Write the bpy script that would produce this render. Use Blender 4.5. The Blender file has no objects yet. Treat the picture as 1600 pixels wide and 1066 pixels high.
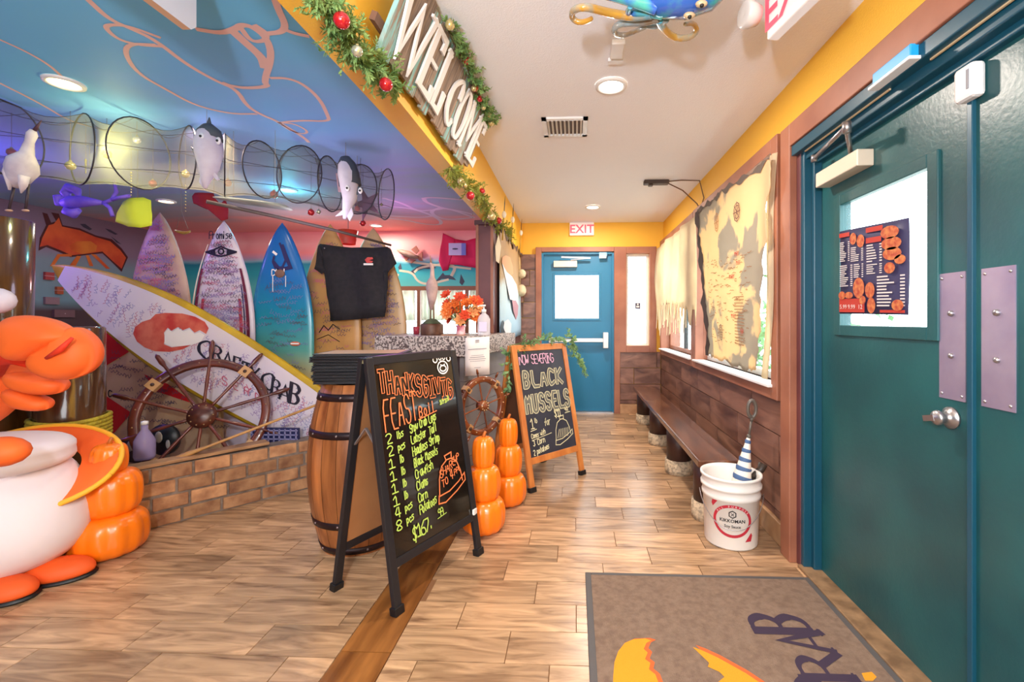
import bpy, bmesh, math, random
from mathutils import Vector, Matrix, Euler
PI = math.pi
SC = bpy.context.scene
COL = SC.collection
R = random.Random(7)

# ---------------------------------------------------------------- camera, world, lights, exposure
F = 711.0; TH = math.radians(2.42); CX = 898 - F * math.tan(TH); CY = 500.0; H = 1.19
cd = bpy.data.cameras.new('camera'); cam = bpy.data.objects.new('camera', cd); COL.objects.link(cam)
cam.location = (0, 0, H); cam.rotation_euler = (PI / 2, 0, TH)
cd.sensor_width = 36; cd.sensor_fit = 'HORIZONTAL'; cd.lens = F / 1600 * 36
cd.shift_x = (800 - CX) / 1600; cd.shift_y = (CY - 533) / 1600; cd.clip_start = .02
SC.camera = cam
SC.view_settings.view_transform = 'Standard'; SC.view_settings.look = 'None'
SC.view_settings.gamma = 1; SC.view_settings.use_curve_mapping = False
SC.view_settings.exposure = 0.3

w = bpy.data.worlds.new('World'); SC.world = w; w.use_nodes = True
bg = w.node_tree.nodes['Background']; bg.inputs[0].default_value = (.80, .95, 1, 1); bg.inputs[1].default_value = 7

def light(name, kind, loc, energy, col, size=.1, rot=(0, 0, 0), spot=None):
    d = bpy.data.lights.new(name, kind); o = bpy.data.objects.new(name, d); COL.objects.link(o)
    o.location = loc; o.rotation_euler = rot; d.energy = energy; d.color = col
    if kind == 'AREA': d.shape = 'DISK'; d.size = size
    else: d.shadow_soft_size = size
    if spot: d.spot_size = math.radians(spot); d.spot_blend = .6
    return o
WARM = (1, .88, .77)
light('downlight_near', 'AREA', (.193, 2.43, 2.415), 27, WARM, .13)
light('downlight_far', 'AREA', (.198, 5.03, 2.415), 26, WARM, .13)
light('fill_behind', 'AREA', (.2, -.6, 2.415), 14, WARM, .13)  # unseen lamp added behind the camera as bounce fill
light('flash', 'POINT', (-.28, -.35, 1.60), 135, (.86, .92, 1), .06)
light('rear_fill', 'AREA', (-.3, -2.4, 1.5), 75, (.84, .92, 1), 2.2, (math.radians(100), 0, 0))  # broad fill light added behind the camera, no window stands there
light('dining_downlight_a', 'AREA', (-4.284, 4.6, 2.415), 9, WARM, .12)
light('dining_downlight_b', 'AREA', (-2.617, 5.9, 2.415), 12, WARM, .12)
light('dining_downlight_c', 'AREA', (-2.3, 2.75, 2.40), 9, (1, .78, .62), .12)
light('dining_downlight_d', 'AREA', (-3.3, .4, 2.415), 7, WARM, .12)
light('led_yellow', 'POINT', (-2.74, 2.60, 2.19), 4.5, (1, .98, .45), .04)
light('led_cyan', 'POINT', (-2.75, 4.25, 2.28), 9, (.15, .95, 1), .04)
light('led_violet', 'POINT', (-4.3, 3.0, 2.0), 16, (.38, .16, 1), .08)
light('led_violet', 'POINT', (-1.9, 4.8, 1.95), 7, (.75, .2, .9), .08)
light('led_rose', 'POINT', (-3.2, 5.2, 1.85), 12, (1, .5, .5), .08)
light('led_lilac', 'POINT', (-1.7, 3.0, 1.75), 5, (.75, .7, 1), .15)
light('led_blue', 'POINT', (-3.6, 1.4, 2.0), 5, (.2, .25, 1), .08)

# ---------------------------------------------------------------- points of the room seen through a pixel of the photograph
_d = (-math.sin(TH), math.cos(TH)); _r = (math.cos(TH), math.sin(TH))
def ray(px, py):
    u = (px - CX) / F; v = (CY - py) / F
    return _d[0] + u * _r[0], _d[1] + u * _r[1], v
def at_z(px, py, z=0.):
    D = ray(px, py); t = (z - H) / D[2]; return Vector((D[0] * t, D[1] * t, z))
def at_x(px, py, X):
    D = ray(px, py); t = X / D[0]; return Vector((X, D[1] * t, H + D[2] * t))
def at_y(px, py, Y):
    D = ray(px, py); t = Y / D[1]; return Vector((D[0] * t, Y, H + D[2] * t))

# ---------------------------------------------------------------- materials
def lin(h):
    h = h.lstrip('#'); c = [int(h[i:i + 2], 16) / 255 for i in (0, 2, 4)]
    return tuple(x / 12.92 if x <= .04045 else ((x + .055) / 1.055) ** 2.4 for x in c) + (1,)
MATS = {}
def mat(name, h, rough=.5, metal=0, h2=None, scale=6, stretch=(1, 1, 1), bump=0, bscale=None, spec=.5, emit=0, trans=0, per=0, detail=5, pos=(.35, .65), distort=0, coat=0):
    if name in MATS: return MATS[name]
    m = bpy.data.materials.new(name); m.use_nodes = True; MATS[name] = m
    nt = m.node_tree; N = nt.nodes; L = nt.links; b = N['Principled BSDF']
    b.inputs['Base Color'].default_value = lin(h); b.inputs['Roughness'].default_value = rough
    b.inputs['Metallic'].default_value = metal; b.inputs['Specular IOR Level'].default_value = spec
    b.inputs['Coat Weight'].default_value = coat
    if emit:
        b.inputs['Emission Color'].default_value = lin(h); b.inputs['Emission Strength'].default_value = emit
    if h2 or bump:
        tc = N.new('ShaderNodeTexCoord'); mp = N.new('ShaderNodeMapping'); L.new(tc.outputs['Object'], mp.inputs[0])
        mp.inputs['Scale'].default_value = stretch
        src = mp.outputs[0]
        if per:
            oi = N.new('ShaderNodeObjectInfo'); va = N.new('ShaderNodeVectorMath'); va.operation = 'ADD'
            mu = N.new('ShaderNodeMath'); mu.operation = 'MULTIPLY'; mu.inputs[1].default_value = 37
            L.new(oi.outputs['Random'], mu.inputs[0]); L.new(mu.outputs[0], va.inputs[1]); L.new(src, va.inputs[0]); src = va.outputs[0]
        no = N.new('ShaderNodeTexNoise'); no.inputs['Scale'].default_value = scale; no.inputs['Detail'].default_value = detail
        no.inputs['Distortion'].default_value = distort
        L.new(src, no.inputs['Vector'])
    if h2:
        cr = N.new('ShaderNodeValToRGB'); cr.color_ramp.elements[0].position = pos[0]; cr.color_ramp.elements[1].position = pos[1]
        cr.color_ramp.elements[0].color = lin(h); cr.color_ramp.elements[1].color = lin(h2)
        L.new(no.outputs['Fac'], cr.inputs[0]); out = cr.outputs[0]
        if per:
            hs = N.new('ShaderNodeHueSaturation'); mr = N.new('ShaderNodeMapRange')
            mr.inputs['To Min'].default_value = 1 - per; mr.inputs['To Max'].default_value = 1 + per
            L.new(oi.outputs['Random'], mr.inputs[0]); L.new(mr.outputs[0], hs.inputs['Value']); L.new(out, hs.inputs['Color']); out = hs.outputs[0]
        L.new(out, b.inputs['Base Color'])
    if bump:
        bn = N.new('ShaderNodeBump'); bn.inputs['Strength'].default_value = bump; bn.inputs['Distance'].default_value = .01
        n2 = no
        if bscale:
            n2 = N.new('ShaderNodeTexNoise'); n2.inputs['Scale'].default_value = bscale; L.new(mp.outputs[0], n2.inputs['Vector'])
        L.new(n2.outputs['Fac'], bn.inputs['Height']); L.new(bn.outputs[0], b.inputs['Normal'])
    if trans:
        tr = N.new('ShaderNodeBsdfTranslucent'); mx = N.new('ShaderNodeMixShader'); mx.inputs[0].default_value = trans
        o = N['Material Output']; L.new(b.outputs[0], mx.inputs[1]); L.new(tr.outputs[0], mx.inputs[2]); L.new(mx.outputs[0], o.inputs[0])
        if h2: L.new(out, tr.inputs[0])
        else: tr.inputs[0].default_value = lin(h)
    return m
def glassy(name, h, alpha, rough=.05):
    m = bpy.data.materials.new(name); m.use_nodes = True; MATS[name] = m
    nt = m.node_tree; N = nt.nodes; L = nt.links; b = N['Principled BSDF']
    b.inputs['Base Color'].default_value = lin(h); b.inputs['Roughness'].default_value = rough
    t = N.new('ShaderNodeBsdfTransparent'); mx = N.new('ShaderNodeMixShader'); mx.inputs[0].default_value = alpha
    L.new(t.outputs[0], mx.inputs[1]); L.new(b.outputs[0], mx.inputs[2]); L.new(mx.outputs[0], N['Material Output'].inputs[0])
    return m

# ---------------------------------------------------------------- mesh builder
class B:
    def __init__(s): s.v = []; s.f = []; s.sm = []
    def add(s, vs, fs, smooth=False):
        n = len(s.v); s.v += [Vector(v) for v in vs]; s.f += [tuple(i + n for i in f) for f in fs]; s.sm += [smooth] * len(fs); return s
    def box(s, x0, x1, y0, y1, z0, z1, M=None):
        vs = [Vector((x, y, z)) for x in (x0, x1) for y in (y0, y1) for z in (z0, z1)]
        if M: vs = [M @ v for v in vs]
        return s.add(vs, [(0, 1, 3, 2), (4, 6, 7, 5), (0, 4, 5, 1), (2, 3, 7, 6), (0, 2, 6, 4), (1, 5, 7, 3)])
    def bar(s, a, b, w, t, up=(0, 0, 1)):
        a = Vector(a); b = Vector(b); x = (b - a).normalized(); up = Vector(up); y = up.cross(x)
        if y.length < 1e-4: y = Vector((1, 0, 0)).cross(x)
        y.normalize(); z = x.cross(y); L = (b - a).length
        M = Matrix.Translation(a) @ Matrix((x, y, z)).transposed().to_4x4()
        return s.box(0, L, -w / 2, w / 2, -t / 2, t / 2, M)
    def tube(s, pts, r, n=8, caps=True, flat=1.0, up=None):
        pts = [Vector(p) for p in pts]; k = len(pts)
        rs = r if isinstance(r, (list, tuple)) else [r] * k
        vs = []; t0 = (pts[1] - pts[0]).normalized()
        nrm = Vector(up) if up else (Vector((0, 0, 1)) if abs(t0.z) < .9 else Vector((1, 0, 0)))
        for i, p in enumerate(pts):
            t = (pts[min(i + 1, k - 1)] - pts[max(i - 1, 0)]).normalized()
            nrm = (nrm - t * nrm.dot(t)).normalized(); bn = t.cross(nrm)
            for j in range(n):
                a = 2 * PI * j / n; vs.append(p + (nrm * math.cos(a) * flat + bn * math.sin(a)) * rs[i])
        fs = [(i * n + j, i * n + (j + 1) % n, (i + 1) * n + (j + 1) % n, (i + 1) * n + j) for i in range(k - 1) for j in range(n)]
        s.add(vs, fs, True)
        if caps:
            m = len(s.v) - len(vs); s.f += [tuple(m + j for j in reversed(range(n))), tuple(m + (k - 1) * n + j for j in range(n))]; s.sm += [False, False]
        return s
    def lathe(s, prof, n=24, c=(0, 0, 0), M=None, rib=0, ribn=10, a0=0, a1=2 * PI, close=True, sq=(1, 1)):
        c = Vector(c); vs = []; full = abs(a1 - a0 - 2 * PI) < 1e-6; m = n if full else n + 1
        for r, z in prof:
            for j in range(m):
                a = a0 + (a1 - a0) * j / n; q = r * (1 - rib * (1 - abs(math.cos(ribn * a / 2))) ** 2) if rib else r
                v = Vector((q * math.cos(a) * sq[0], q * math.sin(a) * sq[1], z)); vs.append((M @ v if M else v) + c)
        fs = []
        for i in range(len(prof) - 1):
            for j in range(n):
                j2 = (j + 1) % m if full else j + 1
                fs.append((i * m + j, i * m + j2, (i + 1) * m + j2, (i + 1) * m + j))
        return s.add(vs, fs, True)
    def prism(s, pts, vec):
        n = len(pts); pts = [Vector(p) for p in pts]; vec = Vector(vec)
        vs = pts + [p + vec for p in pts]
        fs = [tuple(range(n)), tuple(reversed(range(n, 2 * n)))] + [(i, n + i, n + (i + 1) % n, (i + 1) % n) for i in range(n)]
        return s.add(vs, fs)
    def poly(s, pts): return s.add(pts, [tuple(range(len(pts)))])
    def ball(s, c, r, n=12, sq=(1, 1, 1), M=None):
        c = Vector(c); vs = [];
        for i in range(n // 2 + 1):
            t = PI * i / (n // 2)
            for j in range(n):
                a = 2 * PI * j / n; v = Vector((math.sin(t) * math.cos(a) * r * sq[0], math.sin(t) * math.sin(a) * r * sq[1], math.cos(t) * r * sq[2]))
                vs.append((M @ v if M else v) + c)
        return s.add(vs, [(i * n + j, (i + 1) * n + j, (i + 1) * n + (j + 1) % n, i * n + (j + 1) % n) for i in range(n // 2) for j in range(n)], True)
    def grid(s, nu, nv, f, smooth=True):
        vs = [f(i / nu, j / nv) for i in range(nu + 1) for j in range(nv + 1)]; m = nv + 1
        return s.add(vs, [(i * m + j, (i + 1) * m + j, (i + 1) * m + j + 1, i * m + j + 1) for i in range(nu) for j in range(nv)], smooth)
    def line(s, pts, w, f, ext=.35):
        """flat mitred stroke along 2-D pts; f maps (x, y) to 3-D; w constant or function of direction"""
        P = [pts[0]]
        for p in pts[1:]:
            if math.hypot(p[0] - P[-1][0], p[1] - P[-1][1]) > 1e-9: P.append(p)
        if len(P) < 2: return s
        D = []
        for a, b in zip(P, P[1:]):
            dx = b[0] - a[0]; dy = b[1] - a[1]; L = math.hypot(dx, dy); D.append((dx / L, dy / L))
        W_ = [w(*d) if callable(w) else w for d in D]
        P[0] = (P[0][0] - D[0][0] * W_[0] * ext, P[0][1] - D[0][1] * W_[0] * ext); P[-1] = (P[-1][0] + D[-1][0] * W_[-1] * ext, P[-1][1] + D[-1][1] * W_[-1] * ext)
        s.k = (getattr(s, 'k', 0) + 1) % 9
        p0 = f(*P[0]); e = max(abs(W_[0]), 1e-4) * .2; nv = (f(P[0][0] + e, P[0][1]) - p0).cross(f(P[0][0], P[0][1] + e) - p0)
        if nv.length > 0: nv.normalize()
        if nv.dot(Vector((0, 0, H)) - p0) < 0: nv = -nv
        nv = nv * (s.k * .00012); vs = []
        for i, p in enumerate(P):
            d0 = D[max(i - 1, 0)]; d1 = D[min(i, len(D) - 1)]; ww = (W_[max(i - 1, 0)] + W_[min(i, len(D) - 1)]) / 2
            nx = -(d0[1] + d1[1]); ny = d0[0] + d1[0]; l = math.hypot(nx, ny)
            if l < .3:
                nx, ny, l = -d1[1], d1[0], 1; k = 1
            else: k = min(1.8, 2 / l)
            nx *= ww / 2 / l * k; ny *= ww / 2 / l * k
            vs += [f(p[0] + nx, p[1] + ny) + nv, f(p[0] - nx, p[1] - ny) + nv]
        return s.add(vs, [(2 * i, 2 * i + 1, 2 * i + 3, 2 * i + 2) for i in range(len(P) - 1)])

WM = {}
def wm(o): return WM.get(o.name, Matrix())
def _obj(name, b, m, par, mod):
    me = bpy.data.meshes.new(name); inv = wm(par).inverted() if par else Matrix()
    me.from_pydata([inv @ v for v in b.v], [], b.f); me.polygons.foreach_set('use_smooth', b.sm); me.update()
    if b.f and max(len(f) for f in b.f) < 40:
        bm = bmesh.new(); bm.from_mesh(me); bmesh.ops.recalc_face_normals(bm, faces=bm.faces) if mod.get('recalc', True) else None; bm.to_mesh(me); bm.free()
    o = bpy.data.objects.new(name, me); COL.objects.link(o)
    if m: me.materials.append(m)
    if mod.get('bev'):
        q = o.modifiers.new('b', 'BEVEL'); q.width = mod['bev']; q.segments = 2; q.limit_method = 'ANGLE'
    if mod.get('sub'):
        q = o.modifiers.new('s', 'SUBSURF'); q.levels = q.render_levels = mod['sub']
    if mod.get('solid'):
        q = o.modifiers.new('t', 'SOLIDIFY'); q.thickness = mod['solid']; q.offset = 0
    return o
def tags(o, label=None, cat=None, group=None, kind=None):
    if label: o['label'] = label
    if cat: o['category'] = cat
    if group: o['group'] = group
    if kind: o['kind'] = kind
    return o
def part(name, b, m, par, label=None, kind=None, **mod):
    o = _obj(name, b, m, par, mod); o.parent = par; WM[o.name] = wm(par).copy()
    return tags(o, label, None, None, kind)
def solo(name, b, m, label, cat, group=None, kind=None, **mod):
    xs = [v.x for v in b.v]; ys = [v.y for v in b.v]; zs = [v.z for v in b.v]
    c = Vector(((min(xs) + max(xs)) / 2, (min(ys) + max(ys)) / 2, min(zs)))
    b.v = [v - c for v in b.v]
    o = _obj(name, b, m, None, mod); o.location = c; WM[o.name] = Matrix.Translation(c)
    return tags(o, label, cat, group, kind)
def struct(name, b, m, **mod):
    o = _obj(name, b, m, None, mod); WM[o.name] = Matrix(); o['kind'] = 'structure'; return o
def root(name, label, cat, loc=(0, 0, 0), rot=(0, 0, 0), group=None):
    o = bpy.data.objects.new(name, None); COL.objects.link(o); o.location = loc; o.rotation_euler = rot; o.empty_display_size = .1
    WM[o.name] = Matrix.Translation(Vector(loc)) @ Euler(rot).to_matrix().to_4x4()
    return tags(o, label, cat, group)
def sroot(name):
    o = bpy.data.objects.new(name, None); COL.objects.link(o); WM[o.name] = Matrix(); o['kind'] = 'structure'; return o
def lpart(name, b, m, par, label=None, kind=None, **mod):
    """part whose builder is in the thing's own coordinates"""
    M = wm(par); b.v = [M @ v for v in b.v]; return part(name, b, m, par, label, kind, **mod)
def dup(rt, loc, rot=None, label=None, scale=None):
    def cp(o, p):
        c = o.copy(); COL.objects.link(c)
        if p: c.parent = p
        for ch in KIDS.get(o.name, o.children): cp(ch, c)
        return c
    c = cp(rt, None); c.location = loc
    if rot is not None: c.rotation_euler = rot
    if scale: c.scale = scale
    if label: c['label'] = label
    return c
KIDS = {}

# ---------------------------------------------------------------- marker handwriting: every glyph is a few polylines on a grid (x 0-4, y 0-8, baseline 2)
FONT = {
 'A': '02 28 42|14 34', 'B': '02 08 28 37 36 25 05|25 34 33 22 02', 'C': '47 28 18 06 04 12 22 43', 'D': '02 08 28 46 44 22 02', 'E': '48 08 02 42|05 35',
 'F': '48 08 02|05 35', 'G': '47 28 18 06 04 12 22 43 45 25', 'H': '08 02|48 42|05 45', 'I': '08 48|28 22|02 42', 'J': '18 48|38 33 22 12 03', 'K': '08 02|48 05 42', 'L': '08 02 42',
 'M': '02 08 25 48 42', 'N': '02 08 42 48', 'O': '18 06 04 12 32 44 46 38 18', 'P': '02 08 38 47 46 35 05', 'Q': '18 06 04 12 32 44 46 38 18|33 51', 'R': '02 08 38 47 46 35 05|25 42',
 'S': '47 38 18 07 06 15 35 44 43 32 12 03', 'T': '08 48|28 22', 'U': '08 03 12 32 43 48', 'V': '08 22 48', 'W': '08 12 26 32 48', 'X': '08 42|48 02', 'Y': '08 25 48|25 22', 'Z': '08 48 02 42',
 'a': '36 16 04 12 22 35|36 33 42', 'b': '08 02|05 16 26 34 22 02', 'c': '35 26 16 04 12 22 33', 'd': '36 16 04 12 22 33|38 32', 'e': '04 34 35 26 16 04 12 22 33', 'f': '38 27 12|05 35',
 'g': '36 16 04 13 33|36 31 10 01', 'h': '08 02|04 16 26 35 32', 'i': '16 12|18 17', 'j': '26 21 10|28 27', 'k': '08 02|36 04 32', 'l': '18 12', 'm': '02 06|05 16 24|22 26 36 44 42', 'n': '02 06|04 16 26 35 32',
 'o': '16 04 12 22 34 26 16', 'p': '00 06|05 16 26 34 22 03', 'q': '36 16 04 12 32|36 30', 'r': '02 06|04 16 26', 's': '36 16 05 34 22 02', 't': '18 12 22|06 26', 'u': '06 03 12 22 34|36 32', 'v': '06 12 26',
 'w': '06 12 24 32 46', 'x': '06 32|36 02', 'y': '06 14|36 10', 'z': '06 36 02 32',
 '0': '18 06 04 12 22 34 36 28 18', '1': '06 28 22|02 42', '2': '07 18 38 46 02 42', '3': '08 38 25 34 33 12 03', '4': '28 04 44|38 32', '5': '48 08 05 35 43 32 02', '6': '38 05 03 12 32 43 35 05',
 '7': '08 48 12', '8': '25 06 18 38 46 25 03 12 32 43 25', '9': '46 35 15 06 18 38 46 42', '$': '47 38 18 06 34 33 12 03|29 21', '.': '12 13', '-': '05 35', '/': '02 48', ' ': ''}
def glyph(ch, smooth=1):
    out = []
    for pl in FONT.get(ch, '').split('|'):
        p = [(int(t[0]), int(t[1]) - 2) for t in pl.split()]
        if len(p) > 2:
            for _ in range(smooth):
                q = [p[0]]
                for a, b in zip(p, p[1:]):
                    q += [(a[0] * .75 + b[0] * .25, a[1] * .75 + b[1] * .25), (a[0] * .25 + b[0] * .75, a[1] * .25 + b[1] * .75)]
                p = q + [p[-1]]
        if len(p) > 1: out.append(p)
    return out
def write(b, text, x, y, h, wd, stroke, f, jit=.3, slope=0, gap=1.3, smooth=1, slant=0):
    """write text from (x, y), cap height h, glyph width wd, on the surface f(x, y)"""
    q = random.Random(len(text) * 7 + int(h * 999))
    for ch in text:
        narrow = ch in 'il.1tI'
        ox = q.uniform(-jit, jit) * h * .06; oy = q.uniform(-jit, jit) * h * .25; sc = 1 + q.uniform(-jit, jit) * .25
        for p in glyph(ch, smooth):
            b.line([(x + ox + u * wd / 4 * sc + slant * v * h / 6, y + oy + v * h / 6 * sc) for u, v in p], stroke, f)
        adv = wd / 4 * ((3.1 if narrow else 3.8 if ch.islower() else 4) + gap)
        x += adv; y += slope * adv
    return x
# serif capitals drawn with a broad pen: strokes plus serif bars
SER = {
 'W': ('06 10 25 30 46', '0 6 1.2|3.9 6 1.1'), 'E': ('06 00|00 40 41|03 33|06 36 35', '0 0 1|0 6 1'), 'L': ('06 00|00 30 32', '0 0 1|0 6 1.6'),
 'C': ('45 36 15 04 02 11 30 41|45 44', ''), 'O': ('16 04 02 10 30 42 44 36 16', ''), 'M': ('06 00|06 22 46 40', '0 0 1.2|0 6 1|4 6 1|4 0 1.4'),
 'R': ('06 00|06 26 35 34 23 03|23 40', '0 0 1.3|0 6 1|4 0 1'), 'A': ('00 26 40|12 32', '0 0 1.3|4 0 1.3'), 'F': ('06 00|06 36 35|03 23', '0 0 1.6|0 6 1'),
 'T': ('26 20|05 06 46 45', '2 0 1.8'), 'Y': ('06 23 46|23 20', '2 0 1.6|0 6 1.2|4 6 1.2'), 'B': ('06 00|06 26 35 34 23 03|23 32 31 20 00', '0 0 1|0 6 1')}
def serif(b, ch, x, y, wd, h, f, thick=.17, thin=.06, base=0, slant=0):
    pen = lambda dx, dy: h * (thin + (thick - thin) * abs(dy) ** 1.3 * (1 if dx * dy <= .05 else .55))
    st, se = SER[ch]
    for pl in st.split('|'):
        p = [(int(t[0]), int(t[1])) for t in pl.split()]
        if ch in 'COR' or ch == 'B':
            if len(p) > 3:
                for _ in range(2):
                    q = [p[0]]
                    for a, c in zip(p, p[1:]): q += [(a[0] * .75 + c[0] * .25, a[1] * .75 + c[1] * .25), (a[0] * .25 + c[0] * .75, a[1] * .25 + c[1] * .75)]
                    p = q + [p[-1]]
                if ch == 'O': p.append(p[1])
        b.line([(x + u * wd / 4 + slant * v * h / 6, y + v * h / 6) for u, v in p], pen, f, .25)
    for t in filter(None, se.split('|')):
        u, v, l = map(float, t.split()); l *= wd / 4
        xx = x + u * wd / 4 + slant * v * h / 6; yy = y + v * h / 6 + (h * .02 if v == 0 else -h * .02)
        b.line([(xx - l / 1.6, yy), (xx + l / 1.6, yy)], h * .05, f, 0)
    return b
def fonttext(txt, size, f, b=None, align='CENTER', bold=0):
    cu = bpy.data.curves.new('tmp', 'FONT'); cu.body = txt; cu.size = size; cu.align_x = align; cu.resolution_u = 2; cu.offset = bold
    o = bpy.data.objects.new('tmp', cu); me = bpy.data.meshes.new_from_object(o)
    b = b or B(); b.add([f(v.co.x, v.co.y) for v in me.vertices], [tuple(p.vertices) for p in me.polygons])
    bpy.data.objects.remove(o); bpy.data.curves.remove(cu); bpy.data.meshes.remove(me); return b
def plane(o, u, v, off=.0015):
    """surface map for paint and writing: origin o, unit directions u (reading) and v (up), lifted off the face"""
    o = Vector(o); u = Vector(u).normalized(); v = Vector(v).normalized(); n = u.cross(v)
    return lambda x, y: o + u * x + v * y + n * off
def scrawl(f, x0, x1, y0, y1, n, inside=lambda x, y: True, size=.05, w=.003, seed=1, tilt=.15):
    """n hurried signatures"""
    q = random.Random(seed); b = B(); k = 0; tries = 0
    while k < n and tries < n * 8:
        tries += 1
        x = q.uniform(x0, x1); y = q.uniform(y0, y1); L = size * q.uniform(.5, 1.8); a = q.gauss(0, tilt); hh = size * q.uniform(.12, .3)
        if not (inside(x, y) and inside(x + L * math.cos(a), y + L * math.sin(a))): continue
        m = max(4, int(L / size * 9)); ph = q.uniform(0, 6); pts = []
        for i in range(m + 1):
            t = i / m; u = t * L + math.sin(i * 2.3 + ph) * hh * .35; v = math.sin(i * 1.9 + ph) * hh * (.6 + .5 * q.random()) * (1.6 if i == 0 else 1)
            pts.append((x + u * math.cos(a) - v * math.sin(a), y + u * math.sin(a) + v * math.cos(a)))
        b.line(pts, w, f, 0); k += 1
    return b
# ---------------------------------------------------------------- materials of the setting
YEL = mat('yellow paint', '#f0b838', .55, bump=.15, bscale=180)
WHT = mat('ceiling paint', '#f1f2f8', .85, bump=.25, bscale=140)
TRIM = mat('rust brown trim', '#a3694f', .5, h2='#8a523c', scale=3)
TRIMD = mat('dark plum trim', '#6c3a3c', .5, h2='#572c30', scale=3)
WPL = mat('wall plank', '#523028', .4, h2='#a47662', scale=4, stretch=(1, .5, 2.6), per=.12, bump=.15, detail=10, pos=(.32, .8), distort=.8)
GROUT = mat('grout', '#b08c78', .9)
TEAL = mat('teal door paint', '#1e585a', .33, h2='#17454a', scale=2.5, bump=.06, bscale=60)
TEALD = mat('teal jamb paint', '#14495c', .35)
TEALB = mat('far door daylit teal', '#0f6f96', .4)  # teal of the near doors with the daylight put into the colour
GLASS = glassy('window glass', '#dff6ff', .08)
FROST = glassy('bright glass film', '#f4fbff', .25, .3)
WHP = mat('white plastic', '#e8e6e4', .4)
CREAM = mat('cream metal', '#d8c9b4', .4, metal=.2)
STEEL = mat('brushed steel', '#a9a6a8', .32, metal=.9)
BLK = mat('black', '#141214', .45)
DKW = mat('dark wall void', '#2c2624', .9)

# floor tiles : individual wood-look tiles in rows across the hall
def floor_mat():
    m = mat('wood look floor tile', '#644530', .27, h2='#cba27a', scale=2.6, stretch=(1.3, 9, 1), per=.26, bump=.06, detail=12, pos=(.2, .68), distort=1.2)
    return m
TILE = floor_mat()
TILED = mat('dark walnut floor tile', '#5f3516', .3, h2='#96602f', scale=3, stretch=(8, 1.0, 1), per=.06, detail=9, pos=(.3, .7))
floor = struct('floor', B().box(-6.2, 1.6, -3, 8, -.2, -.006), mat('floor grout', '#77502f', .9))
me_full = None; PT = .1665; TL = .462
rows = []
y = 1.567 - PT * 9
cells = []
k = 0
while y < 6.2:
    off = [0, .31, .14, .40, .23][k % 5] * TL / .5
    x = -6.0 + off - TL
    while x < 1.14:
        a = max(x, -5.9); c = min(x + TL, 1.13)
        for (p0, p1) in ([(a, c)] if c <= -.84 or a >= -.655 else [(a, min(c, -.84)), (max(a, -.655), c)]):
            if p1 - p0 > .03: cells.append((p0, p1, y))
        x += TL
    y += PT; k += 1
def seen(c):
    X = (c[0] + c[1]) / 2; Y = c[2] + PT / 2
    if Y < .9: return False
    zc = X * _d[0] + Y * _d[1]; xc = X * _r[0] + Y * _r[1]; px = CX + F * xc / zc; py = CY + F * H / zc
    if px < -120 or px > 1560 or py > 1130: return False
    if Y > 2.45 and X < -2.44 + (Y - 2.44) * .83: return False
    if X < -.84 and Y > 3.3: return False
    if Y > 5.9: return False
    return True
vis = [c for c in cells if seen(c)]; rest = [c for c in cells if not seen(c)]
vis.sort(key=lambda c: c[2]); rest += vis[295:]; vis = vis[:295]
cache = {}
for (a, c, yy) in vis:
    w_ = round(c - a, 3)
    if w_ not in cache:
        b = B(); g = .0018; b.box(g - w_ / 2, w_ / 2 - g, g - PT / 2, PT / 2 - g, -.012, 0)
        o = _obj('tile', b, TILE, None, {}); cache[w_] = o.data; bpy.data.objects.remove(o)
    o = bpy.data.objects.new('tile', cache[w_]); COL.objects.link(o); o.parent = floor
    o.location = ((a + c) / 2, yy + PT / 2, 0)
b = B()
for (a, c, yy) in rest: b.box(a + .002, c - .002, yy + .002, yy + PT - .002, -.012, 0)
part('tile', b, TILE, floor, kind='stuff')
yy = -.2
while yy < 4.0:
    o = part('border_tile', B().box(-.838, -.657, yy + .0015, yy + .598, -.012, .0002), TILED, floor); yy += .6

# corridor walls
def wallbox(b, x0, x1, ys, zs, holes):
    """wall along y with rectangular holes (y0,y1,z0,z1)"""
    cuts = sorted({ys[0], ys[1], *[h[0] for h in holes], *[h[1] for h in holes]})
    for a, c in zip(cuts, cuts[1:]):
        hs = [h for h in holes if h[0] <= a and h[1] >= c]
        z = zs[0]
        for h in sorted(hs, key=lambda h: h[2]):
            if h[2] > z: b.box(x0, x1, a, c, z, h[2])
            z = h[3]
        if z < zs[1]: b.box(x0, x1, a, c, z, zs[1])
    return b
WA = (2.50, 4.04, .84, 2.09); WB = (4.20, 5.62, .84, 2.09); DR = (.40, 2.275, 0, 2.04)
wr = struct('wall_right', wallbox(B(), 1.13, 1.28, (-3, 6.0), (0, 2.44), [WA, WB, DR]), YEL)
wf_ = B()
for x0, x1, z0, z1 in ((-.80, -.42, 0, 2.44), (-.42, .495, 2.055, 2.44), (.495, .655, 0, 2.44), (.655, .948, 0, .863), (.655, .948, 2.034, 2.44), (.948, 1.3, 0, 2.44)):
    wf_.box(x0, x1, 5.86, 6.0, z0, z1)
wfar = struct('wall_far', wf_, YEL)
ceil = struct('ceiling', B().box(-.74, 1.3, -3, 6.0, 2.44, 2.56), WHT)
beam = struct('beam', B().box(-.80, -.69, -3, 5.86, 2.05, 2.44), YEL)
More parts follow.
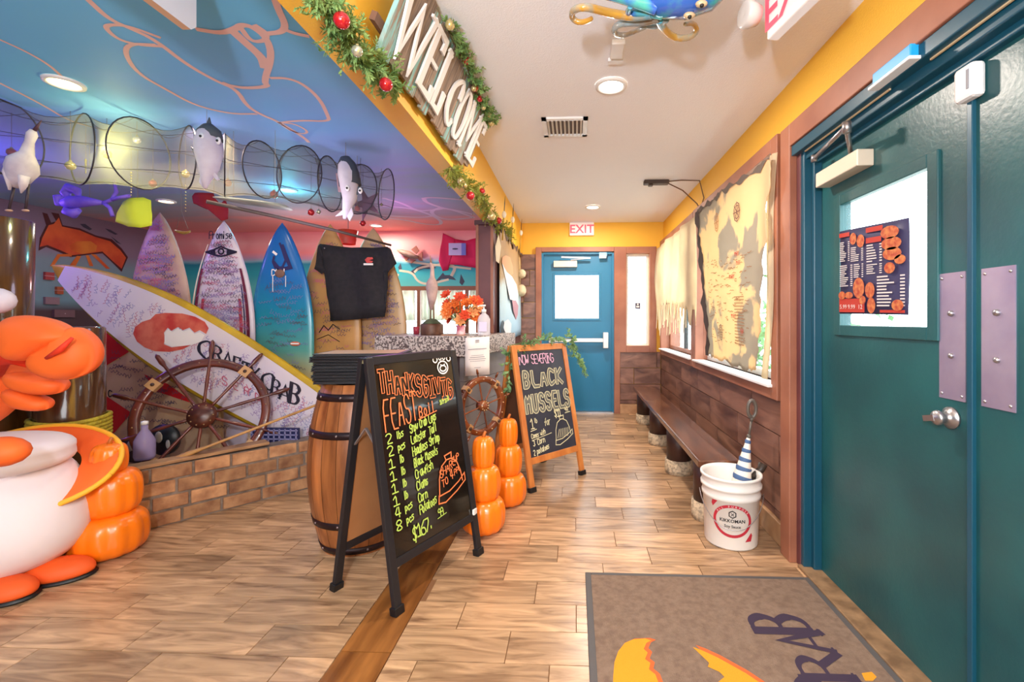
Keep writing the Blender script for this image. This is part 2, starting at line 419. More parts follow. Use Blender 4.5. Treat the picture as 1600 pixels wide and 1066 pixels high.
# wood planks cladding, right wall low part and far wall
def planks(par, axis, c, a0, a1, z0, z1, rowh, ln, t=.035, sgn=-1, seed=3):
    q = random.Random(seed); z = z1
    while z > z0 + .02:
        zb = max(z0, z - rowh); a = a0 - q.uniform(0, ln)
        while a < a1:
            s0 = max(a, a0); s1 = min(a + ln, a1)
            if s1 - s0 > .02:
                g = .0035; e = q.uniform(0, .003)
                if axis == 'x': bb = B().box(c + sgn * (t + e), c, s0 + g, s1 - g, zb + g, z - g)
                else: bb = B().box(s0 + g, s1 - g, c - t - e, c, zb + g, z - g)
                part('plank', bb, WPL, par)
            a += ln
        z -= rowh
planks(wr, 'x', 1.13, 2.39, 5.86, .12, .775, .205, .62)
part('grout_backing', B().box(1.105, 1.13, 2.36, 5.86, .1, .78), GROUT, wr)
planks(wfar, 'y', 5.86, -.70, -.50, 0.1, 2.035, .205, .6, seed=5)
planks(wfar, 'y', 5.86, .575, 1.09, .12, .785, .205, .6, seed=8)
BASE = mat('tan tile baseboard', '#c99d74', .4, h2='#a97b55', scale=8)
struct('baseboard_right', B().box(1.075, 1.13, 2.37, 5.85, 0, .118), BASE, bev=.004)
struct('baseboard_far', B().box(.575, 1.07, 5.81, 5.86, 0, .118), BASE, bev=.004)
# partition behind the counter
part_w = struct('wall_partition', B().box(-.82, -.70, 4.06, 5.86, 0, 2.05), mat('partition brown', '#5e3a35', .6))

# window trim right wall
def ring_x(b, y0, y1, z0, z1, w_, xa, xb):
    b.box(xa, xb, y0 - w_, y0, z0 - w_, z1 + w_); b.box(xa, xb, y1, y1 + w_, z0 - w_, z1 + w_)
    b.box(xa, xb, y0, y1, z0 - w_, z0); b.box(xa, xb, y0, y1, z1, z1 + w_); return b
for n, (y0, y1, z0, z1) in enumerate((WA, WB)):
    wn = sroot('window_%d' % (n + 1))
    part('window_frame', ring_x(B(), y0, y1, z0, z1, .075 if n == 0 else .07, 1.055, 1.135), TRIM, wn, bev=.004)
    part('sash', ring_x(B(), y0 + .045, y1 - .045, z0 + .045, z1 - .045, .045, 1.16, 1.2), WHP if n == 0 else TRIM, wn, bev=.003)
    part('sill', B().box(1.03, 1.16, y0 - .02, y1 + .02, z0 - .012, z0 + .004), WHP, wn, bev=.003)
    part('reveal', ring_x(B(), y0 + .004, y1 - .004, z0 + .004, z1 - .004, .004, 1.13, 1.29), TRIM, wn)
    part('glass', B().box(1.176, 1.182, y0 + .04, y1 - .04, z0 + .04, z1 - .04), GLASS, wn)
part('mullion', B().box(1.165, 1.2, 4.86, 4.92, .86, 2.08), BLK, wn)

# double door (door_1)
d1 = sroot('door_1')
part('door_casing', B().box(1.05, 1.135, 2.275, 2.375, 0, 2.15).box(1.05, 1.135, .35, 2.275, 2.04, 2.15), TRIM, d1, bev=.004)
part('inner_casing', B().box(1.085, 1.145, 2.24, 2.28, 0, 2.05), TRIMD, d1, bev=.003)
part('jamb', B().box(1.09, 1.28, 2.215, 2.275, 0, 2.01).box(1.125, 1.28, 2.19, 2.225, 0, 1.99), TEALD, d1, bev=.004)
part('head_jamb', B().box(1.06, 1.28, .4, 2.275, 1.99, 2.04).box(1.10, 1.28, .4, 2.25, 1.955, 2.0).box(1.135, 1.3, .4, 2.2, 1.93, 1.96), TEALD, d1, bev=.004)
part('weather_strip', B().box(1.086, 1.092, .9, 1.44, 1.985, 1.993).box(1.086, 1.092, 1.62, 2.2, 1.985, 1.993), mat('strip tan', '#d9bd92', .5), d1)
part('threshold', B().box(1.072, 1.3, .4, 2.24, -.02, .014), mat('worn tan sill', '#9c7a58', .6, h2='#6e5238', scale=14), d1, bev=.003)
XD = 1.16
lf = B(); z0, z1 = 1.155, 1.70; ya, yb = 1.527, 2.04
for a, c, p, q_ in ((1.380, ya, .012, 1.965), (yb, 2.215, .012, 1.965), (ya, yb, .012, z0), (ya, yb, z1, 1.965)): lf.box(XD, XD + .045, a, c, p, q_)
leaf = part('door_leaf', lf, TEAL, d1)
part('lite_frame', ring_x(B(), ya + .012, yb - .012, z0 + .012, z1 - .012, .045, 1.15, 1.17), TEAL, leaf, bev=.003)
part('glass', B().box(1.178, 1.183, ya, yb, z0, z1), GLASS, leaf)
leaf2 = part('door_leaf', B().box(XD, XD + .045, .48, 1.368, .012, 1.965), TEAL, d1)
part('astragal', B().box(1.148, 1.162, 1.366, 1.384, .012, 1.94), TEALD, leaf, bev=.002)
PLATE = mat('violet steel plate', '#b4a6b8', .4, metal=.55, h2='#9688a4', scale=4)
for (a, c, lf_) in ((1.399, 1.496, leaf), (1.246, 1.346, leaf2)):
    pp = part('push_plate', B().box(1.157, XD, a, c, .945, 1.335), PLATE, lf_)
    bb = B()
    for yy in (a + .012, c - .012):
        for zz in (.96, 1.32): bb.ball((1.157, yy, zz), .005, 6)
    bb.ball(((1.155), (a + c) / 2, 1.21), .010, 8)
    bb.ball((1.155, (a + c) / 2, 1.08), .009, 8)
    part('screw', bb, STEEL, lf_)
kb = B(); Mx = Matrix.Rotation(-PI / 2, 4, 'Y')
kb.lathe([(0, 0), (.034, 0), (.034, .006), (.022, .012), (.014, .02), (.014, .03), (.02, .034), (.024, .042), (.02, .05), (0, .054)], 20, (XD, 1.452, .888), Mx)
kb.bar((XD - .05, 1.452, .888), (XD - .052, 1.492, .878), .01, .018)
part('door_knob', kb, STEEL, leaf)
# closer and arm
cl = root('door_closer', 'cream door closer box with folding steel arm above the double door glass', 'door closer', (1.13, 2.0, 1.80))
part('closer_body', B().box(1.095, 1.16, 1.814, 2.12, 1.79, 1.855), CREAM, cl, bev=.004)
part('arm', B().tube([(1.09, 2.12, 1.925), (1.03, 1.77, 1.925)], .009, 8).tube([(1.03, 1.77, 1.915), (1.11, 1.88, 1.86)], .009, 8)
     .lathe([(0, -.02), (.016, -.02), (.016, .02), (0, .02)], 12, (1.03, 1.77, 1.92)).lathe([(0, -.015), (.014, -.015), (.014, .015), (0, .015)], 12, (1.09, 2.12, 1.925)), STEEL, cl)
# sensors
bs = root('door_sensor', 'small bright blue sensor box with white face on the double door header', 'sensor', (1.05, 1.53, 2.02))
part('sensor_body', B().box(1.035, 1.09, 1.45, 1.63, 2.003, 2.045), mat('bright blue plastic', '#1e9be0', .4), bs, bev=.003)
part('cover', B().box(1.025, 1.1, 1.44, 1.64, 1.992, 2.003), WHP, bs, bev=.003)
ws = root('door_alarm', 'rounded white contact alarm over the gap between the teal door leaves', 'alarm', (1.13, 1.37, 1.83))
part('alarm_body', B().box(1.12, 1.16, 1.33, 1.40, 1.825, 1.925), WHP, ws, bev=.012)
part('grille', B().box(1.117, 1.121, 1.342, 1.350, 1.85, 1.905), mat('grey print', '#8a8a90', .6), ws)

# menu poster on the glass
ps = root('menu_poster', 'dark seafood menu poster taped inside the double door glass', 'poster', (1.14, 1.82, 1.2))
TLc = Vector((1.147, 2.021, 1.572)); ub = Vector((0, -1, -.02)); PW = .407
def pf(off): return lambda x, y: Vector((1.147 - off, 2.021 - x * PW, 1.572 + (-.0) * x - .03 * x * 1.0 - (1 - y) * (.355 - .02 * x)))
part('sheet', B().grid(6, 6, lambda u, v: pf(0)(u, v) + Vector((.004 * math.sin(u * 6 + v * 3), 0, 0))), mat('poster navy', '#4a4668', .5, trans=.4), ps, solid=.001)
PR = mat('poster red', '#c23a2c', .5, trans=.2); PWt = mat('poster print white', '#e6dcd8', .5, trans=.2); PO = mat('poster orange', '#d8864c', .5, h2='#b8432c', scale=60, trans=.2)
f1 = pf(.007)
def rect(b, f, x0, y0, x1, y1): b.add([f(x0, y0), f(x1, y0), f(x1, y1), f(x0, y1)], [(0, 1, 2, 3)]); return b
bb = B(); rect(bb, f1, .02, .92, .2, .97); rect(bb, f1, .46, .92, .7, .975); rect(bb, f1, .02, .02, .44, .18); rect(bb, f1, .66, .02, .98, .05); rect(bb, f1, .46, .80, .68, .86)
part('print_red', bb, PR, ps, kind='stuff')
bb = B(); q = random.Random(4)
for (x0, x1, y0, y1, st) in ((.03, .2, .62, .86, .022), (.22, .42, .62, .78, .022), (.47, .69, .58, .78, .03), (.03, .25, .32, .58, .024), (.27, .42, .42, .58, .024), (.62, .98, .10, .42, .035), (.47, .69, .44, .56, .024)):
    yy = y1
    while yy > y0:
        rect(bb, f1, x0, yy - st * .45, x0 + (x1 - x0) * q.uniform(.35, .7), yy); rect(bb, f1, x1 - (x1 - x0) * .16, yy - st * .45, x1, yy); yy -= st
for k in range(3): fonttext(['5.99', '9.99', '12'][k], .03, lambda x, y, k=k: pf(.009)(.10 + k * .14 + x * 2.4, .06 + y * 2.4), bb)
part('print_white', bb, PWt, ps, kind='stuff')
def disc(b, f, x, y, rx, ry, n=14): b.add([f(x + rx * math.cos(2 * PI * i / n), y + ry * math.sin(2 * PI * i / n)) for i in range(n)], [tuple(range(n))])
for x, y, rx, ry in ((.27, .88, .055, .07), (.39, .84, .06, .075), (.36, .3, .09, .12), (.8, .88, .12, .07), (.82, .76, .13, .07), (.83, .65, .12, .07), (.8, .5, .07, .06), (.93, .58, .07, .05), (.53, .27, .07, .09), (.9, .1, .075, .06), (.55, .1, .06, .09), (.08, .22, .06, .05), (.2, .22, .07, .04), (.42, .16, .05, .05)):
    bb = B(); disc(bb, pf(.010), x, y, rx, ry); part('food_picture', bb, PO, ps)


# far door (door_2) and sidelight
d2 = sroot('door_2')
part('door_casing', B().box(-.50, -.425, 5.80, 5.87, 0, 2.12).box(.50, .575, 5.80, 5.87, 0, 2.12).box(-.425, .50, 5.80, 5.87, 2.06, 2.12), TRIM, d2, bev=.004)
lb = B(); gx0, gx1, gz0, gz1 = -.262, .318, 1.20, 1.775
for a, c, p, q_ in ((-.42, gx0, .01, 2.05), (gx1, .492, .01, 2.05), (gx0, gx1, .01, gz0), (gx0, gx1, gz1, 2.05)): lb.box(a, c, 5.875, 5.92, p, q_)
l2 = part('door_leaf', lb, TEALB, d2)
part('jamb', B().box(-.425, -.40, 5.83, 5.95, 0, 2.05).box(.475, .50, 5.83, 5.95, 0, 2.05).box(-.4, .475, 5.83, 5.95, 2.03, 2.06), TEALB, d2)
def ring_y(b, x0, x1, z0, z1, w_, ya, yb):
    b.box(x0 - w_, x0, ya, yb, z0 - w_, z1 + w_); b.box(x1, x1 + w_, ya, yb, z0 - w_, z1 + w_); b.box(x0, x1, ya, yb, z0 - w_, z0); b.box(x0, x1, ya, yb, z1, z1 + w_); return b
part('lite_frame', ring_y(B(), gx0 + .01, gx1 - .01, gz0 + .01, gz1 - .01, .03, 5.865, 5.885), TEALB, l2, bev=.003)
part('glass', B().box(gx0, gx1, 5.893, 5.898, gz0, gz1), FROST, l2)
part('sticker', fonttext('PULL', .03, plane((.02, 5.892, 1.575), (1, 0, 0), (0, 0, 1))), mat('grey print', '#8a8a90', .6), l2)
part('panic_bar', B().box(-.30, .42, 5.80, 5.83, .905, .955).box(.36, .425, 5.79, 5.875, .83, 1.03).box(-.33, -.27, 5.80, 5.875, .895, .965), mat('satin aluminium', '#cfccc8', .35, metal=.5), l2, bev=.005)
part('threshold', B().box(-.42, .49, 5.80, 5.95, 0, .02), STEEL, d2)
c2 = root('door_closer', 'cream door closer box and arm at the top of the far blue door', 'door closer', (-.12, 5.85, 1.86))
part('closer_body', B().box(-.27, .03, 5.81, 5.875, 1.865, 1.945), CREAM, c2, bev=.004)
part('arm', B().bar((-.17, 5.80, 1.99), (.2, 5.80, 1.975), .02, .02).bar((.2, 5.8, 1.975), (-.05, 5.82, 1.955), .02, .012), STEEL, c2)
s2 = root('door_sensor', 'tiny pale blue sensor at the top corner of the far blue door', 'sensor', (.37, 5.84, 2.0))
part('sensor_body', B().box(.31, .41, 5.81, 5.87, 2.0, 2.05), mat('pale blue plastic', '#8fc6e6', .4), s2, bev=.004)
part('cover', B().box(.31, .40, 5.80, 5.82, 1.975, 2.003), WHP, s2)
wn3 = sroot('window_3')
part('window_frame', ring_y(B(), .655, .948, .863, 2.034, .085, 5.80, 5.87), TRIM, wn3, bev=.004)
part('sash', ring_y(B(), .685, .918, .893, 2.004, .03, 5.89, 5.92), WHP, wn3)
part('glass', B().box(.655, .948, 5.90, 5.905, .863, 2.034), FROST, wn3)
bb = B().box(.775, .845, 5.892, 5.897, 1.33, 1.41)
dc = part('decal', bb, mat('decal grey', '#4a4458', .5), wn3)
bb = B().box(.79, .83, 5.888, 5.891, 1.35, 1.37).box(.80, .82, 5.888, 5.891, 1.38, 1.40)
part('decal_mark', bb, WHP, dc)

# EXIT signs
def exit_sign(label, M, lw, lh, heads):
    r_ = root('exit_sign', label, 'sign', M.to_translation(), M.to_euler())
    lpart('housing', B().box(-lw / 2, lw / 2, 0, .045, 0, lh), mat('exit housing', '#efe6e2', .4, emit=.15), r_, bev=.006)
    lpart('letters', fonttext('EXIT', lh * .92, plane((0, 0, lh * .17), (1, 0, 0), (0, 0, 1), .003), bold=lh * .015), mat('exit red', '#e8485a', .5, emit=.8), r_)
    for hx in heads:
        b = B().lathe([(.0, 0), (.035, .0), (.045, .03), (.048, .055), (.04, .06), (0, .055)], 16, (hx, -.02, lh * .55), Matrix.Rotation(PI / 2, 3, 'X'))
        b.tube([(hx, .02, lh * .55), (hx * .9, .03, lh * .55)], .012, 8)
        lpart('lamp_head', b, mat('lamp head', '#d8cfc8', .2), r_, label='round emergency lamp at the sign end')
    return r_
exit_sign('white EXIT sign with red letters on the yellow wall over the far blue door', Matrix.Translation((.09, 5.81, 2.27)), .31, .165, [])
PA = at_z(1198, 63, 2.22); PB = at_z(1261, 0, 2.22); dr_ = (PB - PA).normalized()
xa = dr_; za = Vector((0, 0, 1)); ya_ = za.cross(xa); Mx_ = Matrix((xa, ya_, za)).transposed().to_4x4()
Mx_.translation = PA + dr_ * .165
es = exit_sign('white EXIT sign with red letters and round lamp, hung from the hall ceiling', Mx_, .33, .19, [-.19])
lpart('mount', B().box(-.06, .06, 0, .04, .19, .22), WHP, es)

# ceiling fittings
def downlight(x, y, col, label, grp, em=14, z=2.44):
    r_ = root('ceiling_lamp', label, 'lamp', (x, y, z - .03), group=grp)
    part('trim_ring', B().lathe([(.085, z - .001), (.083, z - .012), (.066, z - .014), (.062, z - .004)], 28, (x, y, 0)), WHP, r_)
    m = mat('lamp glow ' + col, col, .5, emit=em)
    part('lens', B().lathe([(0, z - .006), (.064, z - .006)], 24, (x, y, 0)), m, r_); return r_
downlight(.193, 2.43, '#fff0dc', 'round recessed ceiling lamp by the air vent in the hall', None)
downlight(.198, 5.03, '#fff0dc', 'small round recessed ceiling lamp in front of the far EXIT sign', None)
av = root('air_vent', 'white slatted air vent in the hall ceiling', 'vent', (-.08, 2.94, 2.42))
v0 = at_z(846, 185, 2.44); v1 = at_z(910, 210, 2.44)
xa0, xa1, ya0, ya1 = v0.x, v1.x + .03, 2.80, 3.08
part('frame', B().box(xa0, xa1, ya0, ya0 + .03, 2.428, 2.44).box(xa0, xa1, ya1 - .03, ya1, 2.428, 2.44).box(xa0, xa0 + .03, ya0, ya1, 2.428, 2.44).box(xa1 - .03, xa1, ya0, ya1, 2.428, 2.44), WHP, av)
part('dark_backing', B().box(xa0 + .03, xa1 - .03, ya0 + .03, ya1 - .03, 2.437, 2.4395), mat('vent dark', '#6d5f55', .9), av)
for i in range(9):
    xx = xa0 + .04 + i * (xa1 - xa0 - .08) / 8
    part('slat', B().bar((xx, ya0 + .02, 2.43), (xx, ya1 - .02, 2.43), .003, .02, up=(.5, 0, 1)), WHP, av)
sm = root('ceiling_sensor', 'small white sensor box on the ceiling beyond the glass octopus', 'sensor', (.195, 2.09, 2.41))
part('sensor_body', B().box(.165, .225, 2.03, 2.15, 2.415, 2.44), WHP, sm, bev=.005)
part('bracket', B().box(.16, .23, 2.18, 2.21, 2.425, 2.44), WHP, sm)
# dark cord clip with cords
ck = root('ceiling_plug', 'dark brown cord plug on the ceiling beside the window maps', 'plug', (.72, 4.11, 2.42))
part('plug_body', B().box(.62, .84, 4.08, 4.15, 2.405, 2.44).box(.66, .7, 4.09, 4.14, 2.39, 2.405), mat('plug brown', '#3c2a20', .5), ck, bev=.006)
part('cord', B().tube([(.84, 4.11, 2.43), (.95, 4.1, 2.435), (1.11, 4.1, 2.43), (1.12, 4.0, 2.25), (1.11, 4.15, 2.12)], .005, 6).tube([(.84, 4.11, 2.41), (.95, 4.05, 2.33), (1.06, 4.0, 2.2), (1.1, 4.0, 2.13), (1.1, 3.9, 2.13)], .005, 6), mat('cord brown', '#6a4a30', .6), ck)

# ---------------------------------------------------------------- dining room shell
def ceil_mat():
    m = bpy.data.materials.new('mural ceiling'); m.use_nodes = True; nt = m.node_tree; N = nt.nodes; L = nt.links; b = N['Principled BSDF']; b.inputs['Roughness'].default_value = .6
    b.inputs['Specular IOR Level'].default_value = .25
    tc = N.new('ShaderNodeTexCoord'); sp = N.new('ShaderNodeSeparateXYZ'); L.new(tc.outputs['Object'], sp.inputs[0])
    no = N.new('ShaderNodeTexNoise'); no.inputs['Scale'].default_value = .9; no.inputs['Detail'].default_value = 2; L.new(tc.outputs['Object'], no.inputs[0])
    mp = N.new('ShaderNodeMapping'); mp.inputs['Scale'].default_value = (.8, 4, 1); L.new(tc.outputs['Object'], mp.inputs[0])
    n2 = N.new('ShaderNodeTexNoise'); n2.inputs['Scale'].default_value = 1.2; n2.inputs['Detail'].default_value = 4; L.new(mp.outputs[0], n2.inputs[0])
    a = N.new('ShaderNodeMath'); a.operation = 'MULTIPLY_ADD'; a.inputs[1].default_value = 1.3; L.new(no.outputs['Fac'], a.inputs[0]); L.new(sp.outputs['Y'], a.inputs[2])
    a2 = N.new('ShaderNodeMath'); a2.operation = 'MULTIPLY_ADD'; a2.inputs[1].default_value = .9; L.new(n2.outputs['Fac'], a2.inputs[0]); L.new(a.outputs[0], a2.inputs[2])
    mr = N.new('ShaderNodeMapRange'); mr.inputs['From Min'].default_value = 1; mr.inputs['From Max'].default_value = 8; L.new(a2.outputs[0], mr.inputs[0])
    cr = N.new('ShaderNodeValToRGB'); e = cr.color_ramp.elements; L.new(mr.outputs[0], cr.inputs[0])
    st = [(0, '#7accee'), (.3, '#70c0f0'), (.44, '#86b4f4'), (.56, '#9aa4ec'), (.66, '#94b0c0'), (.75, '#b4a4ac'), (.82, '#f09c96'), (.9, '#f4a09a'), (1, '#ec9ca0')]
    e[0].position = 0; e[0].color = lin(st[0][1]); e[1].position = 1; e[1].color = lin(st[-1][1])
    for p_, h in st[1:-1]: x = e.new(p_); x.color = lin(h)
    L.new(cr.outputs[0], b.inputs['Base Color']); return m
dc_ = struct('ceiling', B().box(-6.1, -.80, -3, 6.5, 2.44, 2.56), ceil_mat())
def zramp(name, stops, z0, z1, rough=.6, nz=.25, axis='Z', sc=(1, 1, 1)):
    m = bpy.data.materials.new(name); MATS[name] = m; m.use_nodes = True; nt = m.node_tree; N = nt.nodes; L = nt.links; b = N['Principled BSDF']; b.inputs['Roughness'].default_value = rough
    tc = N.new('ShaderNodeTexCoord'); sp = N.new('ShaderNodeSeparateXYZ'); L.new(tc.outputs['Object'], sp.inputs[0])
    mp = N.new('ShaderNodeMapping'); mp.inputs['Scale'].default_value = sc; L.new(tc.outputs['Object'], mp.inputs[0])
    no = N.new('ShaderNodeTexNoise'); no.inputs['Scale'].default_value = 2; no.inputs['Detail'].default_value = 5; L.new(mp.outputs[0], no.inputs[0])
    a = N.new('ShaderNodeMath'); a.operation = 'MULTIPLY_ADD'; a.inputs[1].default_value = nz; L.new(no.outputs['Fac'], a.inputs[0]); L.new(sp.outputs[axis], a.inputs[2])
    mr = N.new('ShaderNodeMapRange'); mr.inputs['From Min'].default_value = z0 + nz / 2; mr.inputs['From Max'].default_value = z1 + nz / 2; L.new(a.outputs[0], mr.inputs[0])
    cr = N.new('ShaderNodeValToRGB'); e = cr.color_ramp.elements; L.new(mr.outputs[0], cr.inputs[0])
    e[0].position = stops[0][0]; e[0].color = lin(stops[0][1]); e[1].position = stops[-1][0]; e[1].color = lin(stops[-1][1])
    for p_, h in stops[1:-1]: x = e.new(p_); x.color = lin(h)
    L.new(cr.outputs[0], b.inputs['Base Color']); return m
SEA = zramp('sunset sea mural', [(0, '#5cc2b8'), (.25, '#2fb0b6'), (.42, '#2a93a4'), (.46, '#8cc4cc'), (.52, '#c9a0b4'), (.62, '#f49a94'), (.8, '#f3b0a8'), (1, '#e58a8a')], 1.66, 2.44, nz=.12, sc=(.5, .5, 2.5))
wbk = B()
for x0, x1, z0, z1 in ((-6.1, -3.2, 0, 2.44), (-3.2, -.8, 0, .75), (-3.2, -.8, 1.62, 2.44)): wbk.box(x0, x1, 6.3, 6.45, z0, z1)
wback = struct('wall_back', wbk, SEA)
LWM = zramp('grey sea mural', [(0, '#3b2a2c'), (.44, '#4a3034'), (.5, '#6d8f98'), (.72, '#7d8f98'), (.8, '#8a7488'), (1, '#7a6470')], .4, 2.44, nz=.1, sc=(1, .4, 2))
wleft = struct('wall_left', B().box(-6.05, -5.9, -3, 6.45, 0, 2.44), LWM)
RWL = mat('rear wall', '#d9c6a8', .8)
struct('wall_rear', B().box(-6.05, 1.3, -3.1, -3, 0, 2.44), RWL)
struct('wall_side', B().box(-.82, -.80, 6.0, 6.45, 0, 2.44), RWL)
struct('roof_slab', B().box(-6.3, 1.6, -3.3, 6.7, 2.56, 2.7), RWL)
# window band low on the back wall
w4 = sroot('window_4')
part('window_frame', B().box(-3.2, -.82, 6.25, 6.32, 1.60, 1.66).box(-3.2, -.82, 6.25, 6.32, .72, .78).box(-2.2, -2.15, 6.25, 6.32, .78, 1.6).box(-1.52, -1.47, 6.25, 6.32, .78, 1.6).box(-3.2, -3.15, 6.25, 6.32, .78, 1.6), mat('wood brown frame', '#8a5a38', .5), w4)
part('glass', B().box(-3.15, -.82, 6.33, 6.335, .78, 1.6), GLASS, w4)
CURT = mat('pale gauze curtain', '#eeeadc', .8, h2='#cdd2c4', scale=5, stretch=(3, 1, .6), trans=.6)
for (x0, x1, lbl) in ((-3.1, -2.22, 'pale gauze curtain behind the leaning tan surfboard'), (-2.13, -1.54, 'pale gauze curtain behind the wooden shore bird'), (-1.45, -.86, 'pale gauze curtain behind the orange flowers')):
    solo('curtain', B().grid(40, 3, lambda u, v, x0=x0, x1=x1: Vector((x0 + (x1 - x0) * u, 6.27 + .012 * math.sin(u * 60) - .03, 1.60 - .42 * v))), CURT, lbl, 'curtain', 'gauze curtains on the back windows', solid=.002)

# mural lines on the ceiling, as flat paint
MURL = mat('mural line peach', '#ecc0b6', .6)
def mural(px_lists, par, f, m, wd, name='painted_line'):
    b = B()
    for pl, k in px_lists:
        P3 = [f(*p) for p in pl]
        for _ in range(2):
            q = [P3[0]]
            for a, c in zip(P3, P3[1:]): q += [a * .75 + c * .25, a * .25 + c * .75]
            P3 = q + [P3[-1]]
        if f is cz:
            b.line([(p.x, p.y) for p in P3], wd * k, lambda x, y: Vector((x, y, 2.4385)))
        else:
            b.line([(p.x, p.z) for p in P3], wd * k, lambda x, y: Vector((x, 6.298, y)))
    return part(name, b, m, par)
cz = lambda x, y: at_z(x, y, 2.4385)
mural([([(138, 0), (170, 30), (205, 45), (242, 62), (290, 100), (340, 128), (370, 140), (385, 165), (405, 178), (435, 190), (475, 215), (482, 222)], 1.2),
       ([(248, 58), (200, 40), (168, 38), (165, 45), (185, 62), (215, 70), (248, 72)], 1),
       ([(242, 70), (200, 68), (195, 85), (215, 115), (260, 140), (305, 165), (360, 178), (400, 178)], 1),
       ([(310, 46), (345, 52), (368, 45), (378, 38), (395, 42), (418, 60), (425, 90), (412, 128), (420, 135), (385, 138), (360, 134), (350, 130)], 1.5),
       ([(365, 50), (385, 68), (410, 90), (414, 105)], 2.2), ([(375, 42), (392, 65), (414, 64), (418, 52), (400, 40)], 1.2),
       ([(420, 52), (440, 50), (447, 40), (435, 15), (430, 0)], 1.4), ([(443, 45), (460, 52), (480, 56)], 1.2),
       ([(424, 122), (450, 122), (475, 132), (500, 155), (512, 180), (515, 190), (470, 188), (435, 192)], 1.1),
       ([(435, 192), (460, 193), (482, 205), (475, 210), (455, 205), (440, 195)], .8),
       ([(0, 62), (40, 80), (75, 100), (95, 118)], .7), ([(0, 130), (60, 160), (110, 190), (150, 200)], .8)], dc_, cz, MURL, .020)
mural([([(600, 310), (630, 318), (652, 330), (680, 328), (700, 325), (740, 340)], 1), ([(662, 310), (665, 316), (690, 325), (720, 330), (738, 335)], 1), ([(740, 340), (700, 344), (680, 338), (672, 330), (690, 324)], 1),
       ([(600, 322), (640, 325), (672, 335), (690, 345), (688, 352), (660, 350), (640, 345), (600, 340)], 1), ([(600, 337), (625, 338), (660, 340), (680, 337)], 1), ([(662, 310), (672, 308), (720, 312)], 1)], dc_, cz, mat('mural line pale', '#cfc4cf', .6), .045)
ryb = lambda x, y: at_y(x, y, 6.298)
mural([([(625, 423), (645, 426), (652, 440), (668, 445), (700, 437)], 1), ([(610, 400), (640, 410), (700, 416), (735, 420)], 1), ([(648, 425), (655, 418), (690, 413)], 1), ([(622, 430), (610, 425), (615, 410)], 1), ([(706, 430), (712, 418), (702, 414)], 1.4)], wback, ryb, mat('mural line sand', '#d8d0b0', .6), .03)
def paint(par, name, px, f, m, label=None):
    return part(name, B().poly([f(*p) for p in px]), m, par, label, recalc=False)
DOL = mat('dolphin grey', '#3b4350', .6)
for pts in ([(642, 424), (650, 418), (660, 414), (662, 411), (668, 414), (682, 418), (676, 421), (662, 420), (650, 424), (645, 430)], [(680, 440), (688, 431), (692, 426), (695, 430), (705, 430), (713, 438), (700, 436), (690, 436), (683, 441)], [(718, 442), (720, 428), (726, 440), (722, 446)], [(622, 418), (626, 411), (628, 420), (624, 423)]):
    paint(wback, 'painted_dolphin', pts, ryb, DOL)
# lobster and fish painted on the left wall
rxl = lambda off: (lambda x, y: at_x(x, y, -5.9 + off))
LOB = mat('lobster red', '#b8301c', .6, h2='#e2632c', scale=2.5); LOBO = mat('lobster orange', '#e0802c', .6, h2='#c8501c', scale=3); LOBD = mat('lobster dark', '#4a1414', .6)
paint(wleft, 'painted_lobster', [(62, 372), (72, 352), (66, 332), (74, 334), (80, 348), (88, 346), (80, 332), (92, 334), (98, 352), (125, 357), (150, 368), (175, 374), (190, 388), (200, 402), (190, 425), (175, 410), (160, 396), (140, 398), (110, 402), (92, 394), (72, 386), (60, 392)], rxl(.002), LOBD)
paint(wleft, 'painted_lobster', [(66, 372), (76, 352), (84, 350), (92, 340), (97, 354), (125, 360), (148, 370), (172, 377), (188, 391), (197, 403), (190, 420), (176, 408), (160, 393), (140, 396), (112, 399), (94, 391), (74, 383), (62, 386)], rxl(.004), LOB)
paint(wleft, 'painted_lobster', [(108, 384), (120, 377), (142, 377), (152, 384), (150, 393), (130, 397), (112, 392)], rxl(.006), LOBO)
for a in ([(78, 416), (90, 397), (112, 397), (112, 401), (94, 401), (84, 416)], [(108, 416), (120, 400), (127, 400), (118, 416)], [(134, 399), (139, 399), (146, 416), (140, 416)], [(142, 397), (150, 398), (172, 420), (166, 420)]): paint(wleft, 'painted_leg', a, rxl(.005), LOBO)
for a in ([(125, 350), (133, 350), (144, 358), (140, 360), (130, 355)], [(164, 357), (172, 359), (184, 366), (180, 367), (170, 362)], [(173, 369), (180, 374), (190, 382), (182, 379)]): paint(wleft, 'painted_fish', a, rxl(.004), mat('mural slate', '#3c3a48', .7))
SG = [(70, 425, 84, 438, '#a83c3c', 'small red plaque on the mural wall under the painted lobster'), (70, 464, 92, 476, '#8a6a70', 'small pinkish plaque on the dark wall beside the glossy piling'), (84, 484, 116, 496, '#6e4a50', 'dusky plaque with pale marks beneath the pinkish plaque'), (88, 448, 98, 460, '#a8502c', 'small orange plaque beside the yellow surfboard edge')]
for x0, y0, x1, y1, h, lb_ in SG:
    a = at_x(x0, y0, -5.88); c = at_x(x1, y1, -5.88)
    r_ = root('wall_plaque', lb_, 'plaque', (-5.88, (a.y + c.y) / 2, c.z))
    part('board', B().box(-5.899, -5.87, a.y, c.y, c.z, a.z), mat('plaque ' + h, h, .5), r_)
    part('marks', B().box(-5.869, -5.866, a.y + .1, c.y - .1, c.z + .04, a.z - .04), mat('plaque mark', '#c8a8b0', .6), r_)
